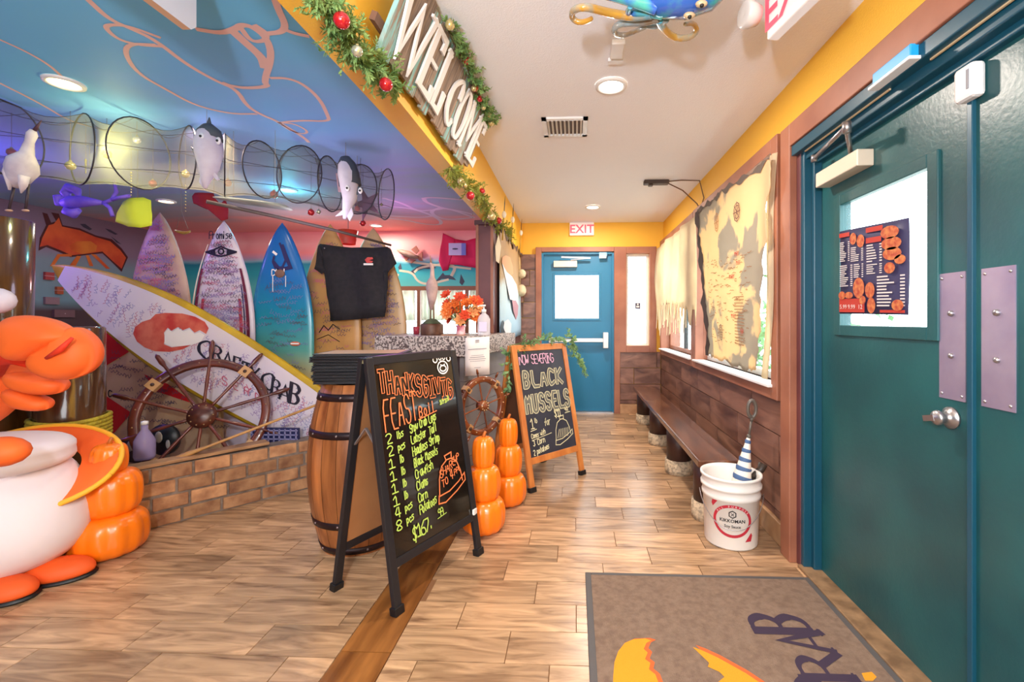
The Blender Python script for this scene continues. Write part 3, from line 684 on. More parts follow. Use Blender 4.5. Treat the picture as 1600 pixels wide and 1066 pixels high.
# ---------------------------------------------------------------- floor mat
mt = root('floor_mat', 'brown carpet floor mat with claw logo and dark lettering in front of the double door', 'mat', (.55, 1.3, 0))
MB_ = mat('mat carpet', '#8f7663', .95, h2='#7d6453', scale=40, bump=.6, bscale=420)
part('carpet', B().box(.075, 1.045, .3, 2.11, 0, .011), MB_, mt)
part('edge', B().box(.049, .078, .28, 2.137, 0, .0085).box(1.043, 1.072, .28, 2.137, 0, .0085).box(.078, 1.043, 2.108, 2.137, 0, .0085), mat('mat rubber edge', '#55504f', .7), mt, bev=.003)
fz = lambda z: (lambda x, y: at_z(x, y, z))
MO = mat('mat orange', '#e89a1e', .95, bump=.5, bscale=400); MR = mat('mat red orange', '#d8602c', .95); MK = mat('mat print dark', '#37283c', .95)
cA = [(958, 1090), (958, 1060), (960, 1035), (966, 1018), (976, 1005), (990, 999), (1008, 998), (1018, 1001), (1010, 1005), (1006, 1014), (1012, 1020), (1008, 1030), (1016, 1036), (1014, 1046), (1024, 1054), (1030, 1070), (1034, 1090)]
cB = [(1082, 1011), (1096, 1016), (1120, 1027), (1140, 1038), (1165, 1052), (1195, 1072), (1215, 1090), (1140, 1090), (1122, 1066), (1132, 1058), (1124, 1050), (1106, 1042), (1108, 1036)]
part('logo_edge', B().poly([at_z(x + (5 if x > 1000 else 0) + 2, y - 1, .0116) for x, y in cA]), MR, mt); part('logo_edge', B().poly([at_z(x + 5, y - 3, .0116) for x, y in cB]), MR, mt)  # red printed edges of the orange claws
for cc in (cA, cB): part('logo_claw', B().poly([at_z(x, y, .0124) for x, y in cc]), MO, mt)
bb = B()
# dark serif letters, read from the side of the door: reading direction +Y
def matf(ox, oy): return lambda x, y: Vector((ox - y, oy + x, .0122))
for ch, x_, y_, w_, h_ in (('B', .895, 1.758, .11, .21), ('A', .925, 1.655, .10, .165), ('R', .925, 1.535, .11, .165), ('C', .95, 1.39, .13, .24)):
    serif(bb, ch, 0, 0, w_, h_, matf(x_, y_), thick=.2, thin=.08)
part('lettering', bb, MK, mt, kind='stuff')
part('mat_trim_mark', B().poly([at_z(x, y, .0122) for x, y in ((1346, 1052), (1362, 1050), (1370, 1058), (1364, 1064), (1352, 1064))]), MO, mt)
SPK = [(1007, 941), (958, 1022), (1280, 1013), (1235, 1036)]

# ---------------------------------------------------------------- bench
BW = mat('bench wood', '#4a2a1e', .22, h2='#7e5036', scale=3, stretch=(6, .8, 1), bump=.1, coat=.3)
bn = root('bench', 'long narrow dark wooden bench on stump legs below the window maps', 'bench', (.84, 3.9, 0))
part('seat', B().box(.715, .96, 2.665, 5.6, .333, .375), BW, bn, bev=.006)
LG = mat('bench post wood', '#452821', .4, h2='#2e1a16', scale=4, stretch=(5, 5, .6))
STN = mat('pebble stone base', '#cdb595', .8, h2='#9c8a74', scale=45, bump=1, pos=(.45, .6))
for y_ in (2.79, 3.60, 4.42, 5.30):
    lg = part('leg', B().lathe([(0, .10), (.095, .10), (.095, .334), (0, .334)], 20, (.815, y_, 0)), LG, bn)
    part('stone_base', B().lathe([(0, 0), (.108, 0), (.110, .03), (.105, .105), (0, .105)], 20, (.815, y_, 0)), STN, lg)
# ---------------------------------------------------------------- bucket and umbrellas
bx, by = .845, 2.505
bk = root('bucket', 'white plastic bucket with red and black soy sauce label at the bench end', 'bucket', (bx, by, 0))
WB_ = mat('bucket plastic', '#ece6df', .4)
prof = [(0, .004), (.128, .004), (.132, .0), (.136, .01), (.144, .25), (.15, .252), (.151, .268), (.147, .274), (.148, .30), (.156, .303), (.157, .316), (.150, .32), (.151, .352), (.158, .356), (.158, .368), (.148, .368), (.142, .35), (.133, .02), (0, .02)]
part('bucket_body', B().lathe(prof, 40, (bx, by, 0)), WB_, bk)
ang0 = math.atan2(-by, -bx) + .06
def cylf(off, z0=.155):
    def f(x, y):
        z = z0 + y; r_ = .136 + (z - .01) * .0333 + off; a = ang0 + x / .14
        return Vector((bx + r_ * math.cos(a), by + r_ * math.sin(a), z))
    return f
RD = mat('label red', '#b8283a', .4)
bb = B(); n = 48
for i in range(n):
    a, c = 2 * PI * i / n, 2 * PI * (i + 1) / n
    bb.add([cylf(.0012)(rx_ * math.cos(t), ry_ * math.sin(t)) for t in (a, c) for rx_, ry_ in ((.098, .085), (.083, .070))], [(0, 1, 3, 2)])
for sx, sy in ((-1, 1), (1, -1)):
    rect(bb, lambda x, y: cylf(.0012)(x, y), 0, 0, 0, 0) if 0 else bb.add([cylf(.0012)(sx * a_, sy * c_) for a_, c_ in ((.10, .105), (.065, .105), (.10, .06), (.108, .075))], [(0, 1, 2, 3)])
part('label_ring', bb, RD, bk)
bb = B(); n = 6
for r1, r2 in ((.021, .0155),):
    for i in range(6):
        a, c = PI / 6 + PI / 3 * i, PI / 6 + PI / 3 * (i + 1)
        bb.add([cylf(.0014)(r * math.cos(t), .036 + r * math.sin(t)) for t in (a, c) for r in (r1, r2)], [(0, 1, 3, 2)])
bb.line([(-.006, .03), (.006, .042)], .003, cylf(.0014)); bb.line([(-.006, .042), (.006, .030)], .003, cylf(.0014))
fonttext('KIKKOMAN', .024, lambda x, y: cylf(.0014)(x, y - .006), bb, bold=.0006)
fonttext('Soy Sauce', .020, lambda x, y: cylf(.0014)(x, y - .033), bb, bold=.0005)
part('label_print', bb, BLK, bk, kind='stuff')
bb = B()
for t, R0 in (('ALL PURPOSE', .0775), ):
    for i, ch in enumerate(t):
        a = PI / 2 + (len(t) / 2 - i - .5) * .19
        px_, py_ = .0905 * math.cos(a), .0775 * math.sin(a)
        ca, sa = math.cos(a - PI / 2), math.sin(a - PI / 2)
        fonttext(ch, .014, lambda x, y: cylf(.002)(px_ + x * ca - (y - .005) * sa, py_ + x * sa + (y - .005) * ca), bb)
part('label_ring_print', bb, WB_, bk, kind='stuff')
hp = []
for i in range(25):
    t = i / 24; a = ang0 - 1.45 + 2.9 * t; z = .27 - .15 * math.sin(PI * t) ** 1.2; r_ = .162 + .004 * math.sin(PI * t)
    hp.append((bx + r_ * math.cos(a), by + r_ * math.sin(a), z))
part('handle', B().tube(hp, .0022, 6), STEEL, bk)
um = root('umbrella', 'furled white umbrella with blue stripes and grey loop handle standing in the bucket', 'umbrella', (bx + .03, by, .03))
A_ = Vector((bx - .02, by + .02, .05)); Bv = at_y(1160, 745, 2.52); Cv = at_y(1170, 682, 2.53); Dv = at_y(1174, 658, 2.53)
cloth = B(); n = 14
ax_ = [Bv + (Bv - Cv) * .9 + (Bv - Cv) * 0] ; P_ = [A_] + [Bv + (Cv - Bv) * (i / 12) for i in range(-4, 13)]
UWm = mat('umbrella white', '#f1e6d8', .7); UBm = mat('umbrella blue', '#4a6690', .7)
pts = [A_] + [Bv.lerp(Cv, i / 10) for i in range(-1, 11)]
rad = [.02] + [.050 - .0038 * i for i in range(12)]
part('canopy', B().tube(pts, rad, 12), UWm, um)
for i in range(5):
    t = -.05 + i * .22; a = Bv.lerp(Cv, t); c = Bv.lerp(Cv, t + .08); rr = .0508 - .038 * (t + .1)
    part('stripe', B().tube([a, a.lerp(c, .5) + Vector((0, 0, .004)), c], [rr, rr + .001, rr - .001], 12, False), UBm, um)
UH = mat('umbrella handle grey', '#5f574f', .3)
part('shaft', B().tube([Cv, Dv], .007, 8).ball(Cv, .014, 8), UH, um)
lp = [Dv] + [Dv + Vector((.003 + .022 * math.sin(t), 0, .066 - .046 * math.cos(t))) for t in [i * 2 * PI / 18 for i in range(19)]]
part('handle', B().tube(lp[1:], .010, 8).tube([Dv, lp[1]], .010, 8), UH, um)
u2 = root('umbrella', 'folded black umbrella with chunky dark handle poking out of the bucket by the wall', 'umbrella', (bx + .1, by + .03, .03))
e0 = Vector((bx + .07, by - .03, .05)); e1 = Vector((bx + .120, by + .02, .33)); e2 = at_y(1190, 733, 2.55)
part('canopy', B().tube([e0, e1], [.02, .022], 10), BLK, u2)
part('handle', B().tube([e1, e1.lerp(e2, .9), e2 + Vector((.008, 0, .03))], [.014, .020, .024], 10), mat('handle dark brown', '#3c3028', .5), u2)

# ---------------------------------------------------------------- wall maps over the windows
PARCH = mat('parchment', '#e8cca4', .8, h2='#b4a898', scale=2.6, trans=.5, detail=8, pos=(.49, .52), distort=.4)
PARCH2 = mat('pale parchment', '#f2e2c4', .8, h2='#dccbb0', scale=3, trans=.6)
def ragged(n, amp, seed):
    q = random.Random(seed); v = [0]
    for _ in range(n): v.append(v[-1] * .6 + q.uniform(-1, 1) * amp)
    return v
def sheet(tl, tr, bl, br, X, nu, nv, rt, rb, rl, rr, wave):
    tl, tr, bl, br = map(Vector, (tl, tr, bl, br)); Vt = ragged(nu, rt, 1); Vb = ragged(nu, rb, 2); Vl = ragged(nv, rl, 3); Vr = ragged(nv, rr, 4)
    def f(u, v):
        i = round(u * nu); j = round(v * nv)
        p = tl.lerp(tr, u).lerp(bl.lerp(br, u), v)
        p.z += Vt[i] * (1 - v) ** 3 + Vb[i] * v ** 3; p.y += -Vl[j] * (1 - u) ** 4 + Vr[j] * u ** 4
        p.x = X + wave * math.sin(u * 9 + v * 2) + wave * .5 * math.sin(u * 23)
        return p
    return f
m1 = root('window_map', 'large parchment treasure map with burnt dark edge hung over the nearer window', 'map', (1.03, 3.2, .87))
c_ = lambda x, y, X=1.03: tuple(at_x(x, y, X))
f_ = sheet(c_(1092, 330), c_(1206, 246), c_(1108, 556), c_(1190, 584), 1.02, 40, 40, .012, .012, .02, .02, .008)
part('sheet', B().grid(40, 40, f_), PARCH, m1, solid=.002)
fb = lambda u, v: f_(u, v) + Vector((-.004, 0, 0))
part('burnt_edge', B().grid(3, 40, lambda u, v: f_(0, v) + Vector((-.004 - .002 * u, (.0 + (u - .35) * .085) * (1 + .8 * math.sin(v * 31) * math.sin(v * 13)), .0))), mat('burnt edge', '#3a2824', .9), m1)
part('burnt_top', B().grid(40, 2, lambda u, v: f_(u, 0) + Vector((-.005, 0, (.5 - v) * .022 * (1.2 + math.sin(u * 37))))), mat('burnt grey', '#5c5048', .9), m1)
def on(f, off):
    def g(x, y):
        u = min(max(x, 0), 1); v = 1 - min(max(y, 0), 1)
        return f(round(u * 40) / 40, round(v * 40) / 40).lerp(f(u, v), 1) + Vector((-off, 0, 0))
    return g
def ff(x, y, off=.0065):
    # smooth point on the same sheet without the ragged edge
    u = x; v = 1 - y
    tl, tr, bl, br = map(Vector, (c_(1092, 330), c_(1206, 246), c_(1108, 556), c_(1190, 584)))
    p = tl.lerp(tr, u).lerp(bl.lerp(br, u), v); p.x = 1.02 + .008 * math.sin(u * 9 + v * 2) + .004 * math.sin(u * 23) - off; return p
bb = B(); q = random.Random(5)
for k in range(170):
    x = q.uniform(.1, .8); y = q.uniform(.1, .62); L = q.uniform(.02, .06)
    bb.line([(x + L * i / 5, y + q.uniform(-.004, .004)) for i in range(6)], .0035, ff, 0)
for i in range(16):
    y = .12 + i * .017; bb.line([(.6, y), (.78 - q.uniform(0, .04), y)], .0045, ff, 0)
part('ink_writing', bb, mat('ink brown', '#9a6c48', .8), m1, kind='stuff')
bb = B()
for x, y in ((.62, .60), (.64, .55), (.55, .48), (.7, .18), (.56, .26)):
    write(bb, 'mer', x, y, .03, .02, .004, ff)
def rose(cx, cy, rr, col, nm):
    b = B()
    for r_ in (rr, rr * .72):
        b.line([(cx + r_ * .8 * math.cos(t), cy + r_ * math.sin(t)) for t in [i * PI / 12 for i in range(25)]], .006, ff, .1)
    for i in range(8):
        t = i * PI / 4; b.line([(cx, cy), (cx + rr * 1.15 * .8 * math.cos(t), cy + rr * 1.15 * math.sin(t))], .006, ff, 0)
    part(nm, b, col, m1)
part('red_writing', bb, mat('ink red map', '#c23a30', .8), m1, kind='stuff')
rose(.36, .84, .055, mat('compass tan', '#c08a5a', .8), 'compass_rose'); rose(.66, .835, .05, mat('compass plum', '#7a544c', .8), 'compass_rose'); rose(.38, .17, .045, mat('compass grey', '#84735f', .8), 'compass_rose')
part('side_cloth', B().grid(8, 20, lambda u, v: Vector(c_(1203, 243, 1.045)).lerp(Vector(c_(1213, 238, 1.045)), u).lerp(Vector(c_(1190, 590, 1.045)).lerp(Vector(c_(1200, 594, 1.045)), u), v) + Vector((.006 * math.sin(u * 8 + v), -.0 + .02 * math.sin(v * 7), 0))), PARCH2, m1, solid=.002)
m2 = root('window_map', 'pale parchment map with fringed bottom hung over the farther window', 'map', (1.03, 4.9, 1.2))
def f2(u, v):
    p = Vector(c_(1028, 388)).lerp(Vector(c_(1087, 338)), u); z1 = 1.33 + .05 * math.sin(u * 5) - (.14 if int(u * 40) % 3 == 0 else 0) * (v > .9)
    p.z = p.z + (z1 - p.z) * v; p.x = 1.02 + .012 * math.sin(u * 14) + .008 * math.sin(u * 31 + v * 3) + (-.03 * math.sin(v * PI) * (u < .1)); p.y += .05 * math.sin(v * 3) * (u < .05); return p
part('sheet', B().grid(60, 16, f2), PARCH2, m2, solid=.002)
fr = B()
q = random.Random(9)
for i in range(26):
    y = 4.2 + i * .058; L = q.uniform(.12, .34); fr.bar((1.015, y, 1.36), (1.012 + q.uniform(-.01, .01), y + q.uniform(-.02, .02), 1.34 - L), .022, .003, up=(1, 0, 0))
part('fringe', fr, PARCH2, m2, kind='stuff')

# ---------------------------------------------------------------- shrub outside the far window
sh = B(); q = random.Random(3)
for i in range(900):
    c = Vector((2.5 + q.gauss(0, .28), 5.6 + q.gauss(0, .6), .9 + q.gauss(0, .35))); u = Vector((q.gauss(0, 1), q.gauss(0, 1), q.gauss(0, 1))).normalized() * .07; v = u.cross(Vector((q.gauss(0, 1), q.gauss(0, 1), 1))).normalized() * .03
    sh.add([c - u, c + v, c + u, c - v], [(0, 1, 2, 3)])
s_ = root('shrub', 'green leafy shrub outside the farther hall window', 'shrub', (2.3, 5.6, -.15))
part('leaves', sh, mat('leaf green', '#4f8a4a', .6), s_, kind='stuff'); part('stem', B().tube([(2.5, 5.6, -.149), (2.5, 5.6, .8)], .03, 8), LG, s_)
solo('pavement', B().box(1.7, 12, -4, 14, -.3, -.15), mat('pavement', '#b8b8b0', .9), 'pale concrete pavement outside the windows', 'pavement')

# ---------------------------------------------------------------- easel chalkboards (A-frames)
def aframe(nm, label, A1, A2, A3, ztop, w_, fm, face, backm, fw, zbot, thick=.022):
    A1 = Vector(A1); A2 = Vector(A2); A3 = Vector(A3); A4 = A3 + (A2 - A1)
    T1 = (A1 + A3) / 2; T2 = (A2 + A4) / 2; T1.z = T2.z = ztop
    r_ = root(nm, label, 'sign', tuple((A1 + A2 + A3 + A4) / 4))
    u = (A2 - A1).normalized()
    out = {}
    for k, (a, c, ta, tc) in enumerate(((A1, A2, T1, T2), (A3, A4, T1, T2))):
        s = (ta - a).normalized(); n = u.cross(s) * (1 if k == 0 else -1)
        L = (ta - a).length; W = (c - a).length
        ta_ = a + s * L + n * (thick * .6); a_ = a + n * thick * .6; c_e = c + n * thick * .6
        Pf = lambda x, y, off=0, a_=a_, s=s, n=n: a_ + u * x + s * y + n * off
        for e, x in (('l', fw / 2), ('r', W - fw / 2)):
            lg = part('leg', B().bar(Pf(x, 0), Pf(x, L - .002), fw, thick, up=n), fm, r_, bev=.003)
            part('foot_cap', B().bar(Pf(x, -.004), Pf(x, .03), fw + .012, thick + .014, up=n), BLK, lg, bev=.003)
        part('rail', B().bar(Pf(fw, L - fw / 2), Pf(W - fw, L - fw / 2), fw, thick, up=n), fm, r_, bev=.002)
        part('rail', B().bar(Pf(fw, zbot), Pf(W - fw, zbot), fw, thick, up=n), fm, r_, bev=.002)
        pnl = part('panel', B().bar(Pf(W / 2, zbot), Pf(W / 2, L - fw / 2), W - 2 * fw, thick * .4, up=n), face if k == 0 else backm, r_)
        out[k] = (Pf, W, L, n, s, pnl)
    return r_, out, u
E_ = []
BFR = mat('black aluminium frame', '#2c2a2e', .35, metal=.4)
BBD = mat('glossy blackboard', '#15120f', .12, coat=.5)
TAN = mat('brown back board', '#a26f45', .6, h2='#8f5f3a', scale=3)
A1, A2, A3 = (-.736, 1.802, 0), (-.491, 2.312, 0), (-1.049, 1.948, 0)
r1, o1, u1 = aframe('sandwich_board', 'black framed sandwich board with thanksgiving feast marker menu beside the barrel', A1, A2, A3, 1.03, .56, BFR, BBD, TAN, .036, .19)
Pf, W, L, n1, s1, pn = o1[0]
# writing on the panel: x 0..1 along the width, y 0..1 up the visible board
yb, yt = .21, L - .036
def bf(off): return lambda x, y: Pf(.04 + x * (W - .08), yb + y * (yt - yb), .008 + off)
BWd = (W - .08); BHt = (yt - yb)
ORM = mat('orange chalk marker', '#ea7c48', .5, emit=.0); GRM = mat('green chalk marker', '#b2cc5a', .5); WHM = mat('white chalk marker', '#f4ece6', .5)
def outline(b1, b2, txt, x, y, h, w_, t, f1_, f2_, slope, gap):
    for ch in txt:
        for p in glyph(ch, 1):
            q_ = [(x + u * w_ / 4, (y + v * h / 6)) for u, v in p]
            b1.line(q_, t, f1_, .3); b2.line(q_, t * .55, f2_, .3)
        x += w_ + gap; y += slope * (w_ + gap)
def sq(f, ar):  # keep stroke widths even: coordinates in width units
    return lambda x, y: f(x, y / ar)
ar = BHt / BWd
f1_, f2_ = sq(bf(.0006), ar), sq(bf(.0012), ar)
b1, b2 = B(), B()
outline(b1, b2, 'THANKSGIVIG', .03, ar * .85, .19, .058, .038, f1_, f2_, -.21, .027)
part('lettering_orange', b1, ORM, pn, kind='stuff'); part('lettering_fill', b2, BBD, pn, kind='stuff')
bb = B()
write(bb, 'FEAST', .04, ar * .64, .27, .060, .013, f1_, jit=.15, slope=.14)
write(bb, 'Boil', .45, ar * .67, .10, .050, .012, f1_, jit=.1, slope=.14, gap=.9); bb.line([(.43, ar * .66), (.68, ar * .685)], .01, f1_)
# bag drawing
def bag(bb, f, cx, cy, s, w_):
    P = lambda l: [(cx + a * s, cy + c * s) for a, c in l]
    bb.line(P([(-.5, -.2), (-.44, .2), (-.3, .5), (-.08, .62), (.08, .62), (.3, .5), (.42, .2), (.46, -.1)]), w_, f)
    bb.line(P([(-.52, -.22), (-.56, -.42), (-.3, -.46), (.2, -.3), (.58, -.12), (.58, .08), (.3, -.08), (-.1, -.22), (-.52, -.24)]), w_, f)
    bb.line(P([(-.1, .62), (-.14, .74), (.14, .78), (.12, .62)]), w_, f)
bag(bb, f1_, .76, ar * .245, .36, .013)
write(bb, 'SHARE', .62, ar * .29, .075, .036, .009, f1_, slope=.35, jit=.15); write(bb, 'UP', .84, ar * .35, .06, .032, .009, f1_, slope=.3, jit=.15)
write(bb, 'TO', .63, ar * .235, .065, .036, .009, f1_, slope=.3, jit=.1); write(bb, '4', .75, ar * .255, .10, .05, .011, f1_); write(bb, 'PPL', .82, ar * .27, .06, .026, .008, f1_, slope=.4)
part('lettering_orange', bb, ORM, pn, kind='stuff')
bb = B()
rows_ = [('2', 'lbs', 'Snow Crab Legs'), ('2', 'pcs', 'Lobster Tail'), ('1', 'lb', 'Headless Shrimp'), ('1', 'lb', 'Black Mussels'), ('1', 'lb', 'Crawfish'), ('1', 'lb', 'Clams'), ('4', 'pcs', 'Corn'), ('8', 'pcs', 'Potatoes')]
for i, (n_, u_, t_) in enumerate(rows_):
    yy = ar * (.585 - i * .0645)
    write(bb, n_, .03, yy - .01, .080, .060, .011, f1_); write(bb, u_, .15, yy + .005, .065, .030, .010, f1_, slope=.1, gap=.012)
    write(bb, t_, .31, yy + .025, .078, .026 if len(t_) > 12 else .031, .0105, f1_, slope=.16, gap=.0125)
write(bb, '$167.', .20, ar * .035, .115, .055, .013, f1_, slope=.12, gap=.022); write(bb, '99', .53, ar * .085, .07, .035, .01, f1_, slope=.1, gap=.016); bb.line([(.52, ar * .078), (.64, ar * .086)], .008, f1_)
write(bb, '11/19-11/30', .74, ar * .715, .05, .014, .007, f1_, slope=.16, gap=.009)
part('lettering_green', bb, GRM, pn, kind='stuff')
bb = B(); cx, cy = .85, ar * .94
bb.line([(cx + .075 * math.cos(t), cy + .065 * math.sin(t)) for t in [i * PI / 10 for i in range(21)]], .014, f1_, .1)
for sx in (-1, 1):
    bb.line([(cx + sx * (.10 + .03 * math.cos(t)), cy + .085 + .028 * math.sin(t)) for t in [i * PI / 6 for i in range(13)]], .012, f1_, .1)
    bb.line([(cx + sx * .028 + .018 * math.cos(t), cy + .10 + .022 * math.sin(t)) for t in [i * PI / 6 for i in range(13)]], .010, f1_, .1)
bb.line([(cx + .045 * math.cos(t), cy - .01 + .03 * math.sin(t)) for t in [i * PI / 8 for i in range(17)]], .014, f1_, .1)
bb.line([(cx - .03, cy + .03), (cx - .01, cy + .02)], .012, f1_); bb.line([(cx + .03, cy + .03), (cx + .01, cy + .02)], .012, f1_)
part('crab_drawing', bb, WHM, pn, kind='stuff')
Pb, Wb, Lb, nb, sb, pb = o1[1]
for x_ in (.02, W - .02):
    a = Pf(x_, L * .62, -.0); c = Pb(x_, L * .62); mid = (a + c) / 2 + Vector((0, 0, .09))
    part('brace', B().bar(a, mid, .012, .005).bar(c, mid, .012, .005), mat('brace steel', '#b9aeb0', .35, metal=.8), r1)
    part('hinge', B().bar(Pf(x_, L - .02), Pb(x_, L - .02), .03, .014), mat('hinge brass', '#c9b98a', .4, metal=.6), r1)
part('corner_clip', B().bar(Pf(W - .02, .20, .01), Pf(W - .02, .225, .014), .03, .012), WHP, r1)

OFR = mat('orange pine frame', '#d08442', .45, h2='#b8682f', scale=4, stretch=(4, 4, 1))
CHK = mat('slate chalkboard', '#31303c', .55, h2='#25242e', scale=5)
A1, A2 = Vector((-.317, 3.123, 0)), Vector((.064, 3.531, 0)); bk_ = Vector((-.731, .683, 0)) * .42
r2, o2, u2_ = aframe('sandwich_board', 'orange pine sandwich board chalked with black mussels offer, greenery on its top', A1, A2, A1 + bk_, 1.0, .56, OFR, CHK, mat('back board brown', '#5f3c28', .7), .045, .20)
Pf2, W2, L2, n2_, s2_, pn2 = o2[0]; yb2, yt2 = .22, L2 - .045; BW2 = W2 - .09; BH2 = yt2 - yb2; ar2 = BH2 / BW2
g_ = lambda off: (lambda x, y: Pf2(.045 + x * BW2, yb2 + y / ar2 * BH2, .008 + off))
CH1 = mat('chalk pale yellow', '#d8d0a8', .9); CH2 = mat('chalk pink', '#d8a8c0', .9); CH3 = mat('chalk fill grey', '#6e6c62', .9)
bb = B(); write(bb, 'NOW SEVERING', .02, ar2 * .87, .15, .062, .014, g_(.0006), jit=.2, gap=.022)
part('chalk_pink', bb, CH2, pn2, kind='stuff')
b1, b2, b3 = B(), B(), B()
for t, x, y, h, w_, g2 in (('BLACK', .06, ar2 * .65, .24, .12, .055), ('MUSSELS', .04, ar2 * .41, .26, .088, .053)):
    for ch in t:
        for p in glyph(ch, 1):
            q_ = [(x + u * w_ / 4, y + v * h / 6) for u, v in p]
            b1.line(q_, .058, g_(.0006), .3); b2.line(q_, .038, g_(.0012), .3)
        x += w_ + g2
part('chalk_outline', b1, CH1, pn2, kind='stuff'); part('chalk_fill', b2, CH3, pn2, kind='stuff')
bb = B(); gg = g_(.0006)
write(bb, '$11', .60, ar2 * .33, .12, .055, .014, gg, gap=.018); write(bb, '99', .84, ar2 * .355, .07, .035, .012, gg, gap=.016); bb.line([(.84, ar2 * .345), (.96, ar2 * .35)], .01, gg)
write(bb, '1', .08, ar2 * .26, .16, .07, .014, gg); write(bb, 'lb', .16, ar2 * .31, .07, .035, .01, gg, gap=.012); bb.line([(.06, ar2 * .24), (.18, ar2 * .25)], .012, gg)
write(bb, 'for', .36, ar2 * .265, .11, .05, .010, gg, gap=.016)
write(bb, 'Comes with', .06, ar2 * .17, .07, .032, .010, gg, gap=.010, slope=.12); bb.line([(.06, ar2 * .155), (.48, ar2 * .185)], .009, gg)
write(bb, '3 Corn', .08, ar2 * .10, .08, .042, .012, gg, gap=.014, slope=.12); write(bb, '2 potatoes', .06, ar2 * .02, .08, .036, .012, gg, gap=.010, slope=.14)
bag(bb, gg, .74, ar2 * .155, .36, .012)
for i in range(6): bb.line([(.60 + i * .045, ar2 * .12), (.66 + i * .04, ar2 * .20)], .010, gg)
part('chalk_writing', bb, CH1, pn2, kind='stuff')

# ---------------------------------------------------------------- greenery sprays
GR1 = mat('garland green', '#5f8a4e', .7, h2='#8fa860', scale=20, trans=.25); GR2 = mat('garland light green', '#9ab87a', .7, h2='#6f9a6a', scale=14, trans=.25); GR3 = mat('garland olive', '#9c9a3e', .7, h2='#7a8a3a', scale=20, trans=.25)
def spray(b, c, dr, L, n, seed, wd=.006, ln=.05):
    """a sprig: stem with many thin needles"""
    q = random.Random(seed); c = Vector(c); dr = Vector(dr).normalized()
    side = dr.orthogonal().normalized(); b.tube([c, c + dr * L], [.003, .001], 4)
    for i in range(n):
        t = i / n; p = c + dr * (L * t); a = q.uniform(0, 2 * PI)
        s = (Matrix.Rotation(a, 3, dr) @ side); v = (dr * .8 + s).normalized() * ln * (1.15 - t * .6) * q.uniform(.7, 1.2)
        w2 = dr.cross(v).normalized() * wd
        b.add([p, p + v * .5 + w2, p + v, p + v * .5 - w2], [(0, 1, 2, 3)])
def garland(path, n, seed, spread, L=.14, ln=.045, bias=(0, 0, 0), wd=.006, needles=16):
    q = random.Random(seed); b = B(); path = [Vector(p) for p in path]
    for i in range(n):
        t = i / n * (len(path) - 1); k = int(t); p = path[k].lerp(path[k + 1], t - k); tan = (path[k + 1] - path[k]).normalized()
        d = Vector((q.gauss(0, 1) * spread[0], q.gauss(0, 1) * spread[1], q.gauss(0, 1) * spread[2])) + tan * .8 * q.choice((-1, 1)) + Vector(bias)
        spray(b, p, d, L * q.uniform(.6, 1.2), needles, q.random(), wd, ln)
    return b
g2 = root('leafy_garland', 'pale green leafy garland draped over the orange sandwich board', 'garland', (-.2, 3.35, 1.0))
T1 = Pf2(0, L2, .02); T2 = Pf2(W2, L2, .02)
part('sprigs', garland([T1 + Vector((-.03, .03, -.35)), T1 + Vector((-.02, .02, -.05)), T1.lerp(T2, .5) + Vector((0, .0, .04)), T2 + Vector((.04, .04, .05)), T2 + Vector((.09, .06, -.12)), T2 + Vector((.14, .08, -.22))], 46, 5, (.5, .5, .8), .09, .035, wd=.009), GR2, g2, kind='stuff')
part('stem', B().tube([T1 + Vector((-.03, .03, -.3)), T1 + Vector((-.02, .02, 0)), T1.lerp(T2, .5) + Vector((0, 0, .03)), T2 + Vector((.04, .04, .03)), T2 + Vector((.1, .06, -.15))], .004, 5), mat('stem green', '#5a6a34', .7), g2)

# ---------------------------------------------------------------- pumpkin stacks
PK = mat('pumpkin orange', '#f5790f', .3, coat=.3); PKS = mat('pumpkin stem', '#b8621a', .5)
def pumpkins(label, x, y, spec, stem=True):
    r_ = root('pumpkin_stack', label, 'pumpkins', (x, y, 0), group=None)
    for (z0, z1, rr) in spec:
        pr = []
        for i in range(17):
            t = PI * i / 16; s_ = math.sin(t); zz = (z0 + z1) / 2 - (z1 - z0) / 2 * math.copysign(abs(math.cos(t)) ** .8, math.cos(t)); pr.append((rr * max(0, s_) ** .42, zz))
        part('pumpkin', B().lathe(pr, 60, (x, y, 0), rib=.10, ribn=12, a0=.1, a1=.1 + 2 * PI), PK, r_)
    zt = spec[-1][1]
    if stem: part('stem', B().tube([(x, y, zt - .012), (x + .003, y, zt + .012), (x + .012, y, zt + .03)], [.014, .009, .007], 8), PKS, r_)
    return r_
pumpkins('stack of three orange plastic pumpkins close behind the black sandwich board', -.515, 2.55, ((0, .19, .125), (.175, .37, .098), (.355, .53, .064)))
pumpkins('stack of three orange plastic pumpkins beside the orange sandwich board', -.43, 2.93, ((0, .20, .118), (.185, .385, .090), (.37, .55, .062)))
pumpkins('stack of three orange plastic pumpkins between the stuffed crab and the brick wall', at_y(171, 868, 2.22).x, 2.22, ((0, .215, .160), (.2, .425, .133), (.405, .56, .075)))

